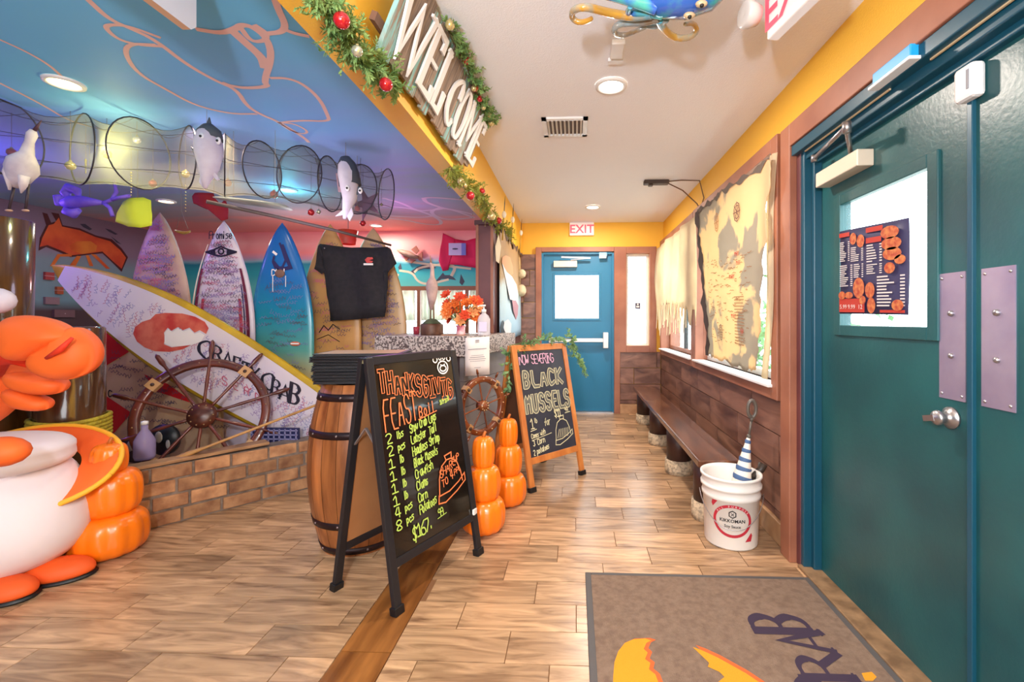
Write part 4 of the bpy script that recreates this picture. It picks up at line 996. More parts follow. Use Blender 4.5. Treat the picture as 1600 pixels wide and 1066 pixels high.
# ---------------------------------------------------------------- barrel and menus
bxx, byy = -1.16, 2.42
br = root('barrel', 'reddish wooden barrel with dark iron hoops behind the black sandwich board', 'barrel', (bxx, byy, 0))
STV = mat('barrel oak', '#6e3a1c', .35, h2='#b8703c', scale=3, stretch=(7, 7, .7), per=.12, detail=8, bump=.15, pos=(.3, .7), coat=.15)
def brad(z): return .185 + .072 * (1 - ((z - .43) / .43) ** 2)
zs = [i * .86 / 14 for i in range(15)]
NS = 20
for k in range(NS):
    a0 = 2 * PI * k / NS; da = 2 * PI / NS
    pr = [(brad(z), z) for z in zs]
    bb = B().lathe(pr + [(brad(z) - .02, z) for z in reversed(zs)] + [pr[0]], 3, (bxx, byy, 0), a0=a0 + .005, a1=a0 + da - .005)
    part('stave', bb, STV, br)
part('core', B().lathe([(0, .02)] + [(brad(z) - .008, max(z, .02)) for z in zs[:-1]] + [(brad(.83) - .01, .83), (0, .83)], 30, (bxx, byy, 0)), mat('barrel core', '#3a1c0c', .7), br)
for z in (.03, .17, .62, .80):
    hp_ = part('hoop', B().lathe([(brad(z - .018) + .001, z - .018), (brad(z - .018) + .004, z - .018), (brad(z + .018) + .004, z + .018), (brad(z + .018) + .001, z + .018)], 48, (bxx, byy, 0)), mat('hoop iron', '#2e1d20', .4, metal=.5), br)
    bb = B()
    for k in range(10): a = .3 + k * 2 * PI / 10; bb.ball((bxx + (brad(z) + .004) * math.cos(a), byy + (brad(z) + .004) * math.sin(a), z), .007, 6)
    part('rivet', bb, mat('rivet', '#8a7a7a', .3, metal=.8), hp_, kind='stuff')
q = random.Random(11); MNB = mat('menu black cover', '#1a171b', .4); z = .865
for k in range(10):
    t_ = .0155
    r_ = root('menu', ((('lowest', 'second lowest', 'third lowest', 'fourth lowest', 'fifth from the bottom', 'fourth from the top', 'third from the top', 'second from the top', 'black one just under the tan topped')[k] + ' menu of the stack on the barrel') if k < 9 else 'topmost menu with tan cover sheet on the barrel stack'), 'menu', (bxx + .01 + q.uniform(-.015, .015), byy - .02 + q.uniform(-.01, .01), z), (0, 0, .12 + q.uniform(-.07, .07)), group='menus on the barrel' if k < 9 else None)
    lpart('cover', B().box(-.19, .24, -.14, .16, 0, .006).box(-.19, .24, -.14, .16, .009, t_ - .002).box(-.187, -.182, -.138, .158, .004, .011), MNB, r_, bev=.0015)
    lpart('pages', B().box(-.18, .235, -.13, .15, .0055, .0095), mat('menu pages grey', '#50474a', .6), r_)
    if k == 9: lpart('cover_sheet', B().box(-.17, .22, -.12, .14, t_ - .002, t_ - .0005), mat('menu tan', '#b08a68', .5), r_)
    z += t_

# ---------------------------------------------------------------- brick planter wall
MORT = mat('mortar', '#857468', .95, h2='#66584e', scale=20, bump=.5)
BRK = mat('old brick', '#7c5036', .9, h2='#b88a62', scale=11, per=.25, bump=.8, detail=8, pos=(.3, .7)); BRD = BRK
P0 = Vector((-3.35, 1.36, 0)); P1 = Vector((-1.60, 3.46, 0)); uu = (Vector((-1.884, 3.116, 0)) - Vector((-2.439, 2.44, 0))).normalized()
P0 = Vector((-2.439, 2.44, 0)) - uu * .20; P1 = Vector((-1.884, 3.116, 0)) + uu * .20; nn = Vector((uu.y, -uu.x, 0))  # towards the hall
bw = root('brick_planter', 'low wall of old tan bricks in front of the leaning surfboards', 'low wall', tuple((P0 + P1) / 2))
Lw = (P1 - P0).length; back = -nn * .12
part('mortar', B().prism([P0 - nn * .006, P1 - nn * .006, P1 + back, P0 + back], (0, 0, .345)), MORT, bw)
q = random.Random(2); rh = .087
for row in range(4):
    x = -.1 * (row % 2) - .02
    while x < Lw:
        w_ = q.uniform(.165, .215); a = max(0, x + .006); c = min(Lw, x + w_ - .006)
        if c - a > .03:
            e = q.uniform(-.005, .008); z0 = row * rh + .008 + q.uniform(-.003, .003); z1 = (row + 1) * rh - .006 + q.uniform(-.003, .003)
            part('brick', B().prism([P0 + uu * a + nn * e + Vector((0, 0, z0)), P0 + uu * c + nn * (e + q.uniform(-.003, .003)) + Vector((0, 0, z0)), P0 + uu * c - nn * .05 + Vector((0, 0, z0)), P0 + uu * a - nn * .05 + Vector((0, 0, z0))], (0, 0, z1 - z0)), BRK, bw, bev=.005)
        x += w_
solo('driftwood_board', B().bar(P0 + uu * .02 + nn * -.05 + Vector((0, 0, .355)), P0 + uu * .85 + nn * -.05 + Vector((0, 0, .37)), .10, .02), mat('driftwood', '#a9805a', .8, h2='#7a5636', scale=6, stretch=(1, 1, 4)), 'weathered brown board lying along the brick wall top', 'board', bev=.004)
oa = at_y(262, 722, 2.62); ob = at_y(497, 632, 2.95)
solo('oar', B().tube([oa, oa.lerp(ob, .12), oa.lerp(ob, .25), ob], [.03, .034, .016, .016], 10, flat=.5), mat('oar wood', '#b98a50', .6, h2='#a0733e', scale=8), 'pale wooden oar leaning up from the brick wall across the painted surfboard', 'oar')

# ---------------------------------------------------------------- pilings with rope
PIL = mat('varnished piling', '#3a2216', .18, h2='#6e4a2a', scale=4, stretch=(5, 5, .35), coat=.6, detail=6)
PLX1 = at_y(68, 400, 2.42).x - .36; PLX2 = at_y(108, 600, 2.50).x - .06
pl1 = root('wood_piling', 'tall glossy brown dock piling topped by the white stork', 'piling', (PLX1, 2.46, 0))
part('post', B().lathe([(0, 0), (.165, 0), (.168, .5), (.163, 1.2), (.166, 1.765), (.16, 1.77), (0, 1.77)], 36, (PLX1, 2.46, 0)), PIL, pl1)
pl2 = root('wood_piling', 'shorter glossy brown dock piling with yellow rope near its base', 'piling', (PLX2, 2.56, 0))
part('post', B().lathe([(0, 0), (.150, 0), (.152, .5), (.150, 1.14), (.142, 1.15), (0, 1.15)], 36, (PLX2, 2.56, 0)), PIL, pl2)
bb = B()
for k in range(6): bb.tube([(PLX2 + .168 * math.cos(t), 2.56 + .168 * math.sin(t), .50 + k * .022 + .008 * math.sin(t * 2)) for t in [i * 2 * PI / 32 for i in range(33)]], .0125, 8, False)
part('rope', bb, mat('yellow rope', '#c9b42e', .7, h2='#a8952a', scale=60, bump=.8), pl2)

# ---------------------------------------------------------------- counter
ct = root('bar_counter', 'speckled granite topped counter with dark front and grey panelled side', 'counter', (-1.0, 3.5, 0))
pts = [(-1.45, 3.24), (-.75, 3.16), (-.53, 4.05), (-.695, 4.05), (-.695, 3.88), (-1.45, 3.88)]
GRA = mat('speckled granite', '#c9bcb6', .3, h2='#5c5050', scale=75, detail=3, pos=(.46, .54))
part('granite_top', B().prism([(x, y, .93) for x, y in pts], (0, 0, .145)), GRA, ct, bev=.006)
inn = [(-1.42, 3.31), (-.79, 3.235), (-.60, 4.05), (-1.42, 4.05)]
part('body', B().prism([(x, y, 0) for x, y in [(-1.42, 3.31), (-.80, 3.24), (-.72, 3.86), (-1.42, 3.86)]], (0, 0, .93)), mat('counter front plum', '#3c2a2e', .5), ct)
a = Vector((-.795, 3.235, 0)); c = Vector((-.60, 4.04, 0)); dv = (c - a)
for k in range(5):
    z0 = .0 + k * .186
    part('side_panel', B().prism([a + dv * 0 + Vector((0, 0, z0 + .002)), c + Vector((0, 0, z0 + .002)), c + Vector((-.03, 0, z0 + .002)), a + Vector((-.03, 0, z0 + .002))], (0, 0, .182)), mat('grey panel', '#8d8788', .5, h2='#7b7577', scale=4), ct)
# small wheel hung on the counter
def ship_wheel(nm, label, c, nrm, Rr, ns, m, hand, rimw, dk, hubr, grp=None, spin=0, clamps=4):
    c = Vector(c); n = Vector(nrm).normalized(); up = Vector((0, 0, 1)); x = up.cross(n).normalized(); y = n.cross(x)
    Mw = Matrix((x, y, n)).transposed().to_4x4(); Mw.translation = c
    r_ = root(nm, label, 'ship wheel', tuple(c), Mw.to_euler())
    P = lambda l: l
    lpart('rim', B().lathe([(Rr - rimw / 2, -.014), (Rr + rimw / 2, -.014), (Rr + rimw / 2, .014), (Rr + rimw * .3, .02), (Rr - rimw * .3, .02), (Rr - rimw / 2, .014), (Rr - rimw / 2, -.014)], 48), m, r_)
    for k in range(ns):
        a = 2 * PI * k / ns + spin; d_ = Vector((math.cos(a), math.sin(a), 0))
        t = [hubr * .8, hubr + .02, Rr * .45, Rr * .6, Rr - rimw / 2 - .02, Rr - rimw * .4, Rr + rimw / 2, Rr + rimw / 2 + .03, Rr + hand * .55, Rr + hand * .9, Rr + hand]
        rr = [.008, .011, .009, .012, .010, .012, .010, .010, .017, .014, .004]
        s = Rr / .4
        lpart('spoke', B().tube([d_ * q_ + Vector((0, 0, .012)) for q_ in t], [max(.004, q_ * min(1.15, s * 1.1)) for q_ in rr], 8), m, r_)
    lpart('hub', B().lathe([(0, .045), (hubr * .3, .045), (hubr * .5, .035), (hubr, .03), (hubr, -.02), (0, -.02)], 28), dk, r_)
    bb = B()
    for k in range(ns * 2): a = 2 * PI * (k + .5) / (ns * 2) + spin; bb.ball((Rr * math.cos(a), Rr * math.sin(a), .02), .006, 6)
    for k in range(10): a = 2 * PI * k / 10; bb.ball((hubr * .8 * math.cos(a), hubr * .8 * math.sin(a), .032), .006, 6)
    lpart('brass_pin', bb, mat('brass pin', '#c9a878', .35, metal=.7), r_, kind='stuff')
    for k in range(clamps):
        a = 2 * PI * k / clamps + spin + .62; Mk = Matrix.Rotation(a, 4, 'Z') @ Matrix.Translation((Rr, 0, 0))
        cp_ = lpart('plate', B().box(-rimw * .62, rimw * .62, -.035 * s, .035 * s, -.018, .024, Mk), mat('tan wood plate', '#b98c5c', .5), r_)
        lpart('plate_bolt', B().lathe([(0, .030), (.012, .028), (.012, .02)], 10, (Rr * math.cos(a), Rr * math.sin(a), 0)), mat('bolt dark', '#4a3020', .5), cp_)
    return r_
WMH = mat('mahogany wheel', '#4a2018', .28, h2='#6e3222', scale=5, coat=.4); WMD = mat('wheel hub dark', '#3a1a14', .35, h2='#5a2c1c', scale=12)
wc = at_y(317, 650, 3.02)
ship_wheel('ship_wheel', 'large ten spoke mahogany ship wheel in front of the painted surfboards', wc, (-wc.x * .5, -wc.y, 1.15), .375, 10, WMH, .165, .055, WMD, .085, spin=.30)
wc2 = at_y(753, 634, 2.98)
WML = mat('honey wheel wood', '#8a4a26', .25, h2='#5c2c18', scale=5, coat=.4)
ship_wheel('ship_wheel', 'small honey brown ship wheel hanging on the counter corner behind the pumpkins', wc2, (.80, -.60, .02), .175, 8, WML, .075, .04, WML, .035, spin=.2)
# notice
pa = Vector((-.77, 3.135, 0)); pd = Vector((.16, .035, 0))
nt_ = root('paper_notice', 'white printed paper notice taped to the granite counter corner', 'notice', (-.69, 3.14, .74))
PO_ = at_y(727, 590, 3.13); QO = at_y(765, 583, 3.145)
fl = lambda x, y, off=0: Vector((PO_.x + (QO.x - PO_.x) * x, PO_.y + .015 * x - off, .80 + .265 * y + .01 * x))
part('sheet', B().grid(4, 4, lambda u, v: fl(u, v, .002 * math.sin(v * 4))), mat('paper white', '#e9ddd6', .7), nt_, solid=.001)
bb = B(); q = random.Random(6)
for yy, x0, x1, hh in ((.9, .42, .58, .03), (.86, .42, .58, .02), (.68, .12, .88, .018), (.52, .25, .75, .01), (.47, .2, .8, .014), (.42, .15, .85, .012), (.37, .2, .82, .01), (.2, .38, .64, .01)): rect(bb, lambda x, y: fl(x, y, .005), x0, yy, x1, yy + hh)
part('print', bb, mat('print grey', '#8a8488', .7), nt_, kind='stuff')
# ---------------------------------------------------------------- things on the counter
ZC = 1.0755
# bird on wooden base
bp = at_y(675, 525, 3.42); bX, bY = bp.x, 3.42
bd = root('carved_bird', 'carved pinkish wading bird standing on a brown wooden base on the counter', 'carving', (bX, bY, ZC))
part('wood_base', B().lathe([(0, 0), (.082, 0), (.085, .01), (.085, .075), (.078, .085), (0, .085)], 28, (bX, bY, ZC)), mat('carved base', '#4a2c20', .5, h2='#6a4430', scale=12), bd)
part('grass_tuft', B().lathe([(0, .085), (.075, .085), (.06, .10), (.03, .12), (0, .125)], 16, (bX, bY, ZC), rib=.3, ribn=7), mat('tuft green', '#4a5238', .8), bd)
BRDm = mat('bird pinkish', '#c8a8a0', .6, h2='#a58a86', scale=14)
part('leg', B().tube([(bX - .012, bY, ZC + .12), (bX - .008, bY, ZC + .30)], .006, 6), mat('bird leg', '#8a6a50', .5), bd)
part('leg', B().tube([(bX + .014, bY, ZC + .12), (bX + .01, bY, ZC + .30)], .006, 6), MATS['bird leg'], bd)
part('bird_body', B().tube([(bX - .005, bY, ZC + .19), (bX, bY, ZC + .28), (bX, bY, ZC + .36), (bX, bY, ZC + .40), (bX + .002, bY, ZC + .44), (bX + .002, bY, ZC + .50), (bX, bY - .005, ZC + .53), (bX - .002, bY - .03, ZC + .545)], [.012, .034, .046, .04, .018, .014, .017, .006], 14), BRDm, bd)
part('beak', B().tube([(bX, bY - .02, ZC + .54), (bX - .002, bY - .04, ZC + .60)], [.008, .002], 6), mat('beak tan', '#a87a5c', .5), bd)
# orange flowers
fp = at_y(720, 524, 3.34)
fv = root('flower_vase', 'orange silk flower bouquet in a pink vase on the granite counter', 'flowers', (fp.x, 3.34, ZC))
part('vase', B().lathe([(0, 0), (.03, 0), (.034, .02), (.03, .05), (.038, .075), (.034, .075), (.026, .05), (0, .01)], 16, (fp.x, 3.34, ZC)), mat('vase pink', '#c9486a', .3, h2='#f0d8d8', scale=14), fv)
q = random.Random(8)
FO = [mat('petal orange', '#e8762c', .7, trans=.2), mat('petal red', '#d84a26', .7, trans=.2), mat('petal peach', '#f2a86a', .7, trans=.2)]
sb_ = B()
for k in range(26):
    c = Vector((fp.x + q.uniform(-.14, .13), 3.34 + q.uniform(-.07, .07), ZC + .10 + q.uniform(0, .2))); c.x += (c.z - ZC - .2) * .1
    sb_.tube([(fp.x, 3.34, ZC + .05), (fp.x * .5 + c.x * .5, (3.34 + c.y) / 2, (ZC + .05 + c.z) / 2 + .02), c], .003, 5)
    b = B(); nrm = (c - Vector((fp.x, 3.4, ZC + .1))).normalized() + Vector((0, -.6, .1)); nrm.normalize(); sx = nrm.orthogonal().normalized(); sy = nrm.cross(sx)
    for ly in range(2):
        for p in range(7):
            a = 2 * PI * (p + ly * .5) / 7; d_ = sx * math.cos(a) + sy * math.sin(a); t_ = nrm.cross(d_); r_ = .050 - ly * .016
            b.add([c, c + d_ * r_ * .5 + t_ * r_ * .35 + nrm * .006, c + d_ * r_ + nrm * (.012 + ly * .012), c + d_ * r_ * .5 - t_ * r_ * .35 + nrm * .006], [(0, 1, 2, 3)])
    b.ball(c + nrm * .01, .008, 6)
    part('blossom', b, FO[k % 3], fv)
part('stem', sb_, mat('stem green', '#5a6a34', .7), fv)
# sanitizer bottle
sp_ = at_y(756, 525, 3.30)
st = root('sanitizer_bottle', 'clear pump bottle of hand sanitizer on the counter beside the flowers', 'bottle', (sp_.x, 3.30, ZC))
part('bottle_body', B().lathe([(0, 0), (.042, 0), (.046, .01), (.046, .12), (.035, .145), (.016, .16), (.016, .17), (0, .17)], 24, (sp_.x, 3.30, ZC), sq=(1, .7)), glassy('clear plastic', '#f2eef4', .45, .1), st)
part('pump', B().lathe([(0, .17), (.018, .17), (.018, .19), (.006, .192), (.006, .212), (.014, .213), (.014, .225), (0, .226)], 14, (sp_.x, 3.30, ZC)).bar((sp_.x, 3.30, ZC + .219), (sp_.x - .045, 3.28, ZC + .214), .012, .01), WHP, st)
part('label', B().box(sp_.x - .028, sp_.x + .028, 3.262, 3.2655, ZC + .03, ZC + .10), mat('label lilac', '#cfc4dc', .5), st)
solo('paper_pad', B().box(-.98, -.80, 3.30, 3.42, ZC, ZC + .006), mat('pad tan', '#a8785a', .6), 'small tan paper pad on the granite counter below the flowers', 'paper')
for k, (x, c) in enumerate(((-1.27, '#a83040'), (-1.20, '#2c2a30'))):
    solo('shot_cup', B().lathe([(0, 0), (.022, 0), (.026, .06), (.022, .06), (.019, .006), (0, .006)], 14, (x, 3.60, ZC)), mat('cup ' + c, c, .3), ('small red cup on the counter behind the stacked menus', 'small black cup on the counter next to the red cup')[k], 'cup')

# ---------------------------------------------------------------- post, wall map, spears, buoys
pst = root('timber_post', 'square dark plum timber post between counter and garland beam', 'post', (-.775, 3.97, 0))
part('shaft', B().box(-.85, -.705, 3.90, 4.045, 1.0756, 2.01), TRIMD, pst, bev=.004)
part('edge_trim', B().box(-.853, -.83, 3.893, 3.90, 1.0756, 2.01).box(-.725, -.702, 3.893, 3.90, 1.0756, 2.01), TRIM, pst)
part('cap', B().box(-.865, -.69, 3.885, 4.06, 2.01, 2.05), mat('cap plum', '#4f2a2e', .5), pst, bev=.004)
wmx = root('painted_hanging', 'torn brown and pale blue mermaid painting hung between the post and far corner', 'painting', (-.69, 4.9, 1.1))
XS = -.675
def hz(u): return 2.03 + .015 * math.sin(u * 19) + .01 * math.sin(u * 47)
part('sheet', B().grid(30, 14, lambda u, v: Vector((XS + .01 * math.sin(u * 12), 4.07 + 1.66 * u + .03 * math.sin(v * 9) * (u > .96), hz(u) + (1.0 - hz(u)) * v))), zramp('mermaid sheet', [(0, '#9cc0da'), (.3, '#bcd8e8'), (.48, '#c4d8de'), (.56, '#b09670'), (1, '#a07c50')], -.1, .95, nz=.2, sc=(1, 1.5, 1)), wmx, solid=.003)
xs = lambda off: (lambda x, y: at_x(x, y, XS + off))
paint(wmx, 'painted_sail', [(779, 366), (783, 385), (780, 412), (775, 408), (774, 385)], xs(.014), mat('sail pale', '#d8ccb0', .7))
paint(wmx, 'painted_hand', [(785, 402), (790, 399), (797, 402), (801, 415), (802, 428), (796, 432), (788, 420), (784, 410)], xs(.014), mat('skin peach', '#d8a078', .7))
paint(wmx, 'painted_foam', [(785, 412), (792, 425), (800, 432), (807, 445), (810, 462), (804, 470), (797, 468), (793, 450), (790, 436)], xs(.016), mat('foam white', '#e9e8ee', .7))
paint(wmx, 'painted_tail', [(800, 468), (806, 470), (810, 478), (809, 492), (806, 500), (802, 485)], xs(.014), mat('tail rose', '#b88a98', .7))
paint(wmx, 'painted_penguin', [(784, 503), (786, 500), (788, 505), (786, 512), (790, 520), (784, 522), (781, 512)], xs(.016), BLK)
paint(wmx, 'painted_seal', [(788, 503), (794, 499), (799, 506), (798, 521), (790, 522), (787, 512)], xs(.014), mat('foam white', '#e9e8ee', .7))
part('torn_edge', B().grid(30, 1, lambda u, v: Vector((XS + .014, 4.07 + 1.66 * u, hz(u) - .0 - v * .03 * (1.2 + math.sin(u * 40))))), mat('torn dark edge', '#5a4638', .8), wmx)
for k, (x, y0, y1) in enumerate(((785, 302, 380), (801, 318, 400), (814, 342, 412))):
    Y = 4.25 + k * .55; a = at_x(x, y0, -.64); a.y = max(a.y, 4.1); c = Vector((-.655, a.y - .0, a.z - .40)); a = a + Vector((.01, 0, 0))
    a.z = min(a.z, 2.40)
    r_ = root('harpoon', ('wooden harpoon with black blade nearest the garland end', 'wooden harpoon with black blade and white head, middle of three', 'wooden harpoon with black blade closest to the far wall')[k], 'harpoon', tuple(c))
    m = a.lerp(c, .42)
    part('blade', B().tube([a, a.lerp(m, .4), m], [.002, .011, .007], 6, flat=.4), mat('blade black', '#26282c', .4), r_)
    part('head', B().ball(m, .022, 8, (1, 1, 1.6)), mat('white head', '#e2dcd0', .5), r_)
    part('shaft', B().tube([m, c], .007, 6), mat('shaft ochre', '#b8923a', .6), r_)
by_ = root('net_floats', 'pair of cream net floats hanging on a rope at the end of the painting', 'floats', (-.63, 5.62, 1.35))
fl1 = at_y(815, 428, 5.55); fl2 = at_y(815, 454, 5.55)
part('rope', B().tube([at_y(811, 402, 5.6), at_y(812, 425, 5.57)], .012, 8), mat('rope beige', '#c2a878', .8), by_)
part('float', B().ball(fl1, .055, 14, (1, 1, 1.05)), mat('float cream', '#d8ccac', .6, h2='#b8a888', scale=14), by_)
part('float', B().ball(fl2, .058, 14, (1, 1, 1.3)), MATS['float cream'], by_)

# ---------------------------------------------------------------- WELCOME sign on the beam
wsg = root('welcome_sign', 'weathered plank WELCOME sign with white letters leaning out from the yellow beam', 'sign', (-.66, 2.1, 2.11))
lo = Vector((-.668, 0, 2.11)); hi = Vector((-.545, 0, 2.415)); vv = (hi - lo).normalized(); Hs = (hi - lo).length
nS = Vector((0, 1, 0)).cross(vv).normalized()
nS = nS if nS.x > 0 else -nS
def sg(x, y, off=0): return Vector((0, 1.50 + x, 0)) + lo + vv * y + nS * off
PLK = mat('weathered plank', '#9a8573', .8, h2='#6f5f54', scale=5, stretch=(3, 14, .6), per=.16, bump=.5, detail=8); PLT = mat('weathered teal plank', '#7fb0b0', .8, h2='#8d7c6c', scale=6, stretch=(3, 10, .8), per=.12, bump=.5, pos=(.42, .55))
q = random.Random(21); x = 0; k = 0
while x < 1.22:
    w_ = .082; t0 = q.uniform(-.018, .012); t1 = Hs + q.uniform(-.012, .012)
    part('plank', B().prism([sg(x + .0015, t0), sg(x + w_ - .0015, t0), sg(x + w_ - .0015, t1), sg(x + .0015, t1)], nS * (.014 + q.uniform(0, .004))), PLT if k in (0, 3, 5, 9, 12) else PLK, wsg, bev=.0015)
    x += w_; k += 1
part('back_batten', B().bar(sg(-.05, .07, -.012), sg(1.24, .07, -.012), .03, .02, up=nS).bar(sg(-.02, .26, -.012), sg(1.24, .26, -.012), .03, .02, up=nS), mat('batten brown', '#6a4c3c', .8), wsg)
LT = mat('white wood letter', '#dcd8d6', .6)
xs_ = .03
for ch, w_ in (('W', .235), ('E', .12), ('L', .11), ('C', .115), ('O', .115), ('M', .175), ('E', .115)):
    b = B(); serif(b, ch, xs_, .045, w_, .235, lambda x, y: sg(x, y, .024), thick=.165, thin=.07)
    lt = part('letter', b, LT, wsg, solid=.010)
    xs_ += w_ + .043
# garlands
GM = [GR1, GR3, GR1]
ga = [at_x(x, y, -.665) for x, y in ((498, -12), (515, 18), (540, 45), (552, 78), (575, 96), (600, 120), (622, 138))]
gd1 = root('pine_garland', 'evergreen garland swag with red baubles on the beam before the WELCOME sign', 'garland', tuple(ga[3]))
part('branches', garland(ga, 150, 3, (.7, .45, .9), .085, .03, wd=.0035, needles=22), GR1, gd1, kind='stuff')
part('vine', B().tube(ga, .006, 6), mat('vine brown', '#5a4a2a', .8), gd1)
hv = [sg(x, Hs + .02 + .02 * math.sin(x * 11), .02) for x in (.35, .5, .65, .8, .95, 1.08, 1.2, 1.3)]
for p in hv: p.z = min(p.z, 2.40)
gd2 = root('pine_garland', 'evergreen garland with gold and red baubles along the WELCOME sign top edge', 'garland', tuple(hv[3]))
part('branches', garland(hv, 85, 8, (.8, .6, .45), .075, .03, bias=(.55, 0, -.1), wd=.0038, needles=20), GR1, gd2, kind='stuff')
part('vine', B().tube(hv, .006, 6), MATS['vine brown'], gd2)
gb = [at_x(x, y, -.665) for x, y in ((703, 262), (722, 282), (742, 300), (757, 315), (768, 340), (782, 352), (797, 370))]
gd3 = root('pine_garland', 'olive evergreen garland hanging from the WELCOME sign end to the timber post', 'garland', tuple(gb[3]))
part('branches', garland(gb, 120, 13, (.6, .5, .8), .095, .038, wd=.005, needles=18), GR3, gd3, kind='stuff')
part('vine', B().tube(gb, .006, 6), MATS['vine brown'], gd3)
mat('string', '#8a7a70', .7)
RB = mat('red bauble', '#b81e28', .15, metal=.3, coat=.5); GB = mat('gold bauble', '#d8c48a', .2, metal=.6); SB = mat('silver bauble', '#c9c9b0', .15, metal=.7)
def bauble(p, r_, m, label, grp=None, string=0):
    r0 = root('bauble', label, 'bauble', tuple(p), group=grp)
    part('ball', B().ball(p, r_, 16), m, r0)
    p = Vector(p); part('cap', B().lathe([(r_ * .3, 0), (r_ * .3, r_ * .3), (0, r_ * .32)], 10, p + Vector((0, 0, r_ * .92))), GB, r0)
    if string: part('string', B().tube([p + Vector((0, 0, r_)), p + Vector((0, 0, string))], .0015, 4), mat('string', '#8a7a70', .7), r0)
    return r0
for x, y, r_, m, lb_ in ((534, 32, .022, RB, 'shiny red bauble at the top of the beam garland'), (558, 80, .016, SB, 'small silver bauble midway down the beam garland'), (603, 132, .022, RB, 'glittery red bauble at the beam garland end under the sign')):
    bauble(at_x(x, y, -.625), r_, m, lb_)
for x, y, r_, m, lb_ in ((720, 283, .020, GB, 'pale gold bauble on the olive garland just below the sign end'), (726, 290, .014, GB, 'small cream bauble beside the pale gold one on the olive garland'), (735, 306, .026, RB, 'red bauble hanging low on the olive garland'), (753, 299, .022, RB, 'red bauble on the olive garland above the post'), (768, 338, .032, GB, 'large gold bauble on the olive garland over the post cap'), (779, 345, .028, RB, 'dark red bauble on the olive garland right of the post')):
    bauble(at_x(x, y, -.635), r_, m, lb_)
for t, e, r_, m, lb_ in ((.33, -.01, .020, GB, 'large cream gold bauble at the near upper corner of the WELCOME sign'), (.60, -.0, .018, RB, 'shiny red bauble above the second letter of the WELCOME sign'), (.80, -.03, .014, GB, 'cream bauble touching the orange one on the sign garland'), (.815, -.02, .018, mat('orange bauble', '#c8482c', .3), 'orange red bauble on the sign garland beside a cream one'), (.93, -.02, .016, RB, 'small red bauble on the sign garland beyond the orange one'), (1.03, -.02, .014, GB, 'small cream bauble near the far sign letters'), (1.16, 0, .015, GB, 'cream bauble second from the far sign corner'), (1.25, -.01, .019, GB, 'glossy gold bauble at the far sign corner')):
    p = sg(t, Hs + e, .045); p.z = min(p.z, 2.405); bauble(p, r_, m, lb_)

# ---------------------------------------------------------------- glass octopus
oc = root('glass_octopus', 'blue glass octopus with curled amber tentacles hanging from the hall ceiling', 'octopus', (.3, 1.7, 2.3))
OB = mat('octopus blue', '#3a6fd0', .12, h2='#58c4b4', scale=9, coat=.6, pos=(.4, .6)); OA = mat('tentacle amber', '#c9963c', .15, h2='#5aa0b8', scale=7, coat=.6, pos=(.45, .6)); OP = mat('octopus pale', '#9cc8dc', .15, h2='#8a7050', scale=8, coat=.6)
oz = lambda x, y, z=2.30: at_z(x, y, z)
body = [oz(1000, 8, 2.32), oz(1030, 2, 2.31), oz(1070, -4, 2.31), oz(1110, -14, 2.31), oz(1150, -30, 2.32)]
part('head', B().tube(body, [.035, .07, .085, .075, .02], 18, flat=.7), OB, oc)
for pts, m, r_ in (([(1025, 12), (1000, 5), (960, -6), (925, -12)], OB, .02),
                   ([(1018, 22), (990, 27), (950, 20), (915, 10), (895, 15), (893, 28), (905, 36), (920, 32), (925, 28)], OA, .014),
                   ([(1030, 28), (1005, 35), (975, 35), (960, 42), (960, 53), (975, 56), (995, 48), (1010, 42)], OP, .013),
                   ([(1030, 30), (1038, 48), (1055, 60), (1075, 60), (1090, 50), (1085, 36), (1070, 38)], OA, .013),
                   ([(1035, 22), (1000, 18), (980, 22), (985, 10)], OB, .016), ([(1040, 30), (1028, 42), (1005, 40)], OP, .012)):
    P3 = [oz(x, y, 2.28 + .01 * (i % 3)) for i, (x, y) in enumerate(pts)]
    for _ in range(2):
        q_ = [P3[0]]
        for a, c in zip(P3, P3[1:]): q_ += [a * .75 + c * .25, a * .25 + c * .75]
        P3 = q_ + [P3[-1]]
    part('tentacle', B().tube(P3, [r_ * (1.25 - .75 * i / len(P3)) for i in range(len(P3))], 10), m, oc)
for x, y in ((1096, 6), (1077, 24)):
    p = oz(x, y, 2.245); ey = part('eye', B().ball(p, .016, 12, (1.3, .8, .7)), mat('eye tan', '#c9b08a', .3), oc); part('pupil', B().ball(p + Vector((0, -.004, -.008)), .008, 8), BLK, ey)
part('hanger', B().tube([body[2], Vector((body[2].x, body[2].y, 2.44))], .004, 6), STEEL, oc)

